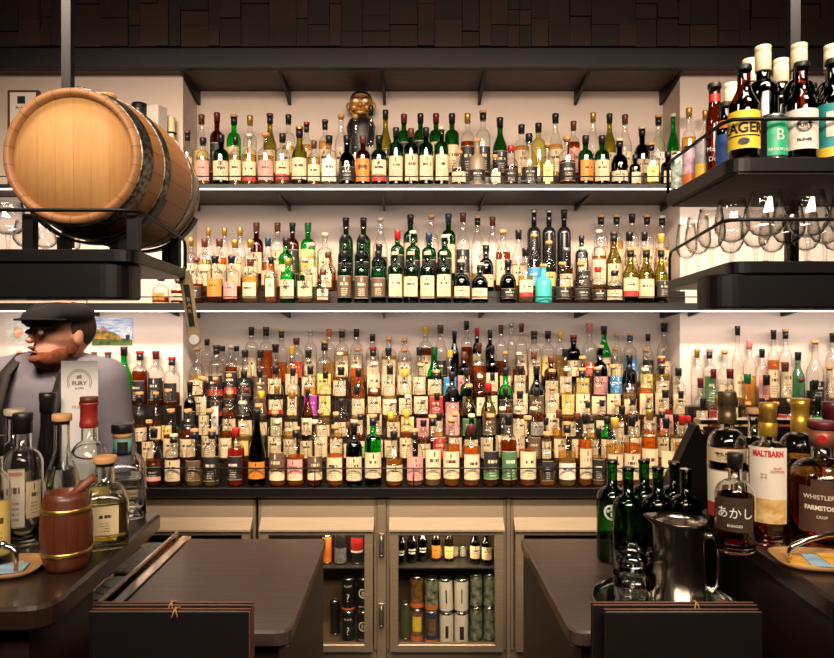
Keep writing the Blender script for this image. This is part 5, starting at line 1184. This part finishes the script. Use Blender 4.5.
# ---------------------------------------------------------------- the person behind the bar
def mball(parts, name, mats, parent, voxel=.006, smooth_it=6, mat_fn=None):
    """parts -> one continuous voxel-remeshed body"""
    m = MB()
    for p in parts:
        if p[0] == 'b': m.ball(p[1], p[2], 20, M=p[3] if len(p) > 3 else None)
        else: m.tube(p[1], p[2], 14); [m.ball(q, rr, 14) for q, rr in zip(p[1], p[2])]
    o = m.build(name, mats, parent, smooth=True)
    r = o.modifiers.new('r', 'REMESH'); r.mode = 'VOXEL'; r.voxel_size = voxel; r.use_smooth_shade = True
    s = o.modifiers.new('s', 'SMOOTH'); s.iterations = smooth_it; s.factor = .5
    return o
Yh = 2.22; HXc = X_(54, Yh); HZ = Z_(336, Yh)         # head centre
per = thing('person', 'person in black flat cap and grey shirt with dark apron straps, looking aside', 'person', (HXc - .035, Yh, 0), 0)
skin = plain('skin', srgb(222, 158, 132), .5, noise=.12, nscale=30); shirt = plain('grey_lavender_shirt', srgb(132, 124, 134), .85, noise=.12, nscale=12); trs = plain('dark_trousers', srgb(34, 32, 36), .85); strap = plain('apron_brown', srgb(44, 34, 30), .7); capm = plain('cap_black_wool', srgb(15, 12, 12), .95); beard = plain('beard_auburn', srgb(146, 74, 42), .9, noise=.4, nscale=90, bump=.6); hair = plain('hair_dark_brown', srgb(58, 36, 26), .8)
hz = HZ; sh_z = Z_(368, Yh)       # shoulder height
# head turned towards the picture's left: face direction f
fa = math.radians(-30); Rz = Matrix.Rotation(fa, 4, 'Z')
def hp(x, y, z): v = Rz @ Vector((x, y, z)); return (v.x + .055, v.y, v.z + hz)
ell = lambda c, r: ('b', hp(*c), r, Rz)
body = [ell((0, .01, .018), (.075, .095, .100)), ell((0, -.022, -.050), (.056, .066, .062)), ell((0, -.05, -.082), (.030, .032, .024)),
        ell((0, -.100, -.012), (.011, .016, .012)), ell((0, -.092, .012), (.010, .014, .026)), ell((0, -.074, .034), (.05, .018, .012)),
        ell((0, -.084, -.050), (.018, .010, .008)),
        ell((-.078, .015, -.005), (.009, .018, .030)), ell((.078, .015, -.005), (.009, .018, .030)),
        ('t', [hp(0, .02, -.06), (.045, .02, sh_z + .02), (0.02, .03, sh_z - .06)], [.056, .056, .075])]
arm = lambda s: [(s * .19 + .01, .03, sh_z - .045), (s * .235 + .01, .02, sh_z - .30), (s * .22 + .01, -.12, sh_z - .50), (s * .215, -.16, sh_z - .58)]
for s in (-1, 1):
    A = arm(s); body.append(('t', A, [.050, .042, .033, .027]))
    hx, hy, hzz = A[-1]
    body.append(('b', (hx, hy - .02, hzz - .045), (.022, .036, .045)))
    for k in range(4):
        fx_ = hx + s * -.0 + (k - 1.5) * .0; yy = hy - .045 + k * .019
        ln = (.065, .078, .083, .07)[3 - k]
        body.append(('t', [(hx, yy, hzz - .07), (hx - s * .006, yy - .002, hzz - .07 - ln * .55), (hx - s * .022, yy, hzz - .07 - ln)], [.0085, .008, .0068]))
    body.append(('t', [(hx, hy - .045, hzz - .03), (hx - s * .012, hy - .070, hzz - .055), (hx - s * .02, hy - .078, hzz - .085)], [.011, .0095, .0075]))
body += [('b', (.01, .04, sh_z - .22), (.15, .10, .24)), ('b', (.01, .04, sh_z - .48), (.145, .11, .16))]
for s in (-1, 1): body.append(('t', [(s * .085 + .01, .04, sh_z - .55), (s * .095 + .01, .03, sh_z - .92 if sh_z > 1.2 else .5), (s * .10, .05, .09)], [.085, .058, .042]))
mball(body, 'body', skin, per, .0055, 3)
# shirt: shoulders, chest, sleeves
S2 = [('b', (.01, .035, sh_z - .20), (.178, .125, .235)), ('b', (.01, .04, sh_z - .48), (.170, .130, .20)), ('t', [(-.175, .035, sh_z - .035), (.015, .04, sh_z - .005), (.195, .035, sh_z - .035)], [.068, .078, .068]), ('t', [(.03, .025, sh_z - .02), (.045, .022, sh_z + .022)], [.078, .066])]
for s in (-1, 1):
    A = arm(s); S2.append(('t', A[:3], [.068, .056, .047])); S2.append(('t', [A[2], tuple(Vector(A[3]) * .9 + Vector(A[2]) * .1)], [.047, .042]))
mball(S2, 'shirt', shirt, per, .009, 8)
m = MB(); cpts = [(.043 + .070 * math.cos(a), .02 + .062 * math.sin(a), sh_z + .034 + .012 * math.sin(a)) for a in [math.radians(-80 + 340 * i / 24) for i in range(25)]]
m.tube(cpts, .011, 8); m.build('collar', shirt, per)
S3 = [('b', (.01, .04, sh_z - .60), (.165, .130, .10))] + [('t', [(s * .09 + .01, .04, sh_z - .60), (s * .10 + .01, .03, .50), (s * .105, .05, .08)], [.105, .078, .062]) for s in (-1, 1)]
mball(S3, 'trousers', trs, per, .011, 6)
for s in (-1, 1):
    m = MB(); m.ball((s * .105, .0, .045), (.048, .14, .044), 16); m.build('shoe', cap_mat('k'), per)
# apron straps and bib
for s in (-1, 1):
    m = MB(); P = [(s * .085 + .01, .10, sh_z + .022), (s * .085 + .01, .02, sh_z + .048), (s * .095 + .005, -.058, sh_z - .015), (s * .09, -.108, sh_z - .13), (s * .085, -.118, sh_z - .26)]
    for a, b in zip(P, P[1:]):
        k0 = len(m.v)
        for q in (a, b):
            m.v += [(q[0] - .019, q[1], q[2]), (q[0] + .019, q[1], q[2]), (q[0] + .019, q[1] - .006, q[2] + .003), (q[0] - .019, q[1] - .006, q[2] + .003)]
        for f in ((0, 1, 5, 4), (1, 2, 6, 5), (2, 3, 7, 6), (3, 0, 4, 7)): m.face([k0 + i for i in f], 0, True)
    m.build('apron_strap', strap, per)
m = MB(); m.prism(rounded([(-.13, sh_z - .75), (.15, sh_z - .75), (.15, sh_z - .42), (.105, sh_z - .25), (-.085, sh_z - .25), (-.13, sh_z - .42)], .01, 3), -.128, -.122, axis='y'); m.build('apron_bib', strap, per)
# beard, brows, eyes, mouth, hair, cap
B = [ell((0, -.024, -.068), (.059, .069, .047)), ell((-.046, -.022, -.060), (.014, .040, .028)), ell((.046, -.022, -.060), (.014, .040, .028)), ell((0, -.088, -.074), (.026, .014, .014)), ell((0, -.096, -.036), (.026, .008, .006)), ell((-.068, .0, -.032), (.010, .020, .034)), ell((.068, .0, -.032), (.010, .020, .034))]
mball(B, 'beard', beard, per, .005, 3)
for s in (-1, 1):
    m = MB(); m.ball(hp(s * .031, -.084, .014), .0105, 12); m.build('eye', plain('eye_white', srgb(225, 215, 205), .3), per)
    m = MB(); m.ball(hp(s * .031 - .002, -.093, .013), .0042, 10); m.build('iris', plain('iris_dark', srgb(44, 30, 24), .3), per)
    m = MB(); m.tube([hp(s * .014, -.096, .032), hp(s * .032, -.096, .037), hp(s * .050, -.080, .033)], [.0035, .004, .003], 8); m.build('eyebrow', hair, per)
m = MB(); m.tube([hp(-.020, -.092, -.050), hp(0, -.099, -.049), hp(.020, -.092, -.050)], [.002, .0036, .002], 8); m.build('lips', plain('lips', srgb(186, 104, 92), .5), per)
mball([ell((0, .034, .030), (.080, .086, .086)), ell((-.072, .012, .02), (.010, .022, .032)), ell((.072, .012, .02), (.010, .022, .032))], 'hair', hair, per, .006, 4)
m = MB(); P = [(.088, .056), (.098, .062), (.102, .080), (.094, .098), (.062, .112), (.0002, .117)]
m.lathe([(.084, .050)] + P, 32, close=False)
m.v = [hp(a, b * 1.12 - .004, c - .004 + (-.016 if b < -.05 else 0)) for a, b, c in m.v]; m.build('cap_crown', capm, per, smooth=True)
m = MB(); m.v = []; n = 16
for k, dz in ((0, 0), (1, .006)):
    for i in range(n + 1):
        a = math.radians(200 + 140 * i / n); m.v.append(hp(.086 * math.cos(a), .095 * math.sin(a) - .0, .056 + dz))
    for i in range(n + 1):
        a = math.radians(200 + 140 * i / n); m.v.append(hp(.098 * math.cos(a), .105 * math.sin(a) - .040 * math.sin(math.pi * i / n), .050 + dz))
N = n + 1
for i in range(n):
    m.face([i, i + 1, N + i + 1, N + i], 0, True); m.face([2 * N + i, 3 * N + i, 3 * N + i + 1, 2 * N + i + 1], 0, True); m.face([N + i, N + i + 1, 3 * N + i + 1, 3 * N + i], 0, True); m.face([i, 2 * N + i, 2 * N + i + 1, i + 1], 0, True)
m.build('cap_brim', capm, per)
# ---------------------------------------------------------------- light and camera
WARM = (1.0, .815, .64)
area('ceiling_track_light', (0.1, 1.15, 3.0), (0.1, 3.3, 1.2), 3.6, .2, 68, WARM, 1.32)
area('bar_downlight', (-1.1, .75, 3.0), (-1.1, 1.5, 1.0), .5, .3, 15, WARM)
area('bar_downlight', (1.1, .75, 3.0), (1.1, 1.5, 1.0), .5, .3, 15, WARM)
area('room_light', (0.1, -.5, 2.7), (0.1, 2.0, 1.3), 2.4, .5, 32, WARM, 1.6)
area('upper_strip_light', (0.1, YS + .02, Z1 - .035), (0.1, YS + .24, Z1 - .45), 4.3, .02, 6.5, (1, .9, .82))
area('lower_strip_light', (0.1, YS + .02, Z2 - .05), (0.1, YS + .26, Z2 - .42), 4.3, .02, 7.5, (1, .9, .82))
w = bpy.data.worlds.new('room_air'); S.world = w; w.use_nodes = True
w.node_tree.nodes['Background'].inputs[0].default_value = (1, .85, .7, 1); w.node_tree.nodes['Background'].inputs[1].default_value = 0.02
cam = bpy.data.cameras.new('camera'); co = bpy.data.objects.new('camera', cam); COL.objects.link(co); S.camera = co
cam.sensor_width = 36; cam.lens = 36 * F / 834; cam.shift_x = (417 - CX) / 834; cam.shift_y = (CY - 329) / 834
co.location = (0, 0, EYE); co.rotation_euler = (PI / 2, 0, 0); cam.clip_start = .02
S.view_settings.view_transform = 'Standard'; S.view_settings.look = 'None'; S.view_settings.gamma = 1; S.view_settings.exposure = 0.0
S.view_settings.use_curve_mapping = False
c = S.cycles
c.use_denoising = True; c.max_bounces = 16; c.diffuse_bounces = 3; c.glossy_bounces = 4; c.transmission_bounces = 14; c.transparent_max_bounces = 40
c.caustics_reflective = False; c.caustics_refractive = False; c.sample_clamp_indirect = 4
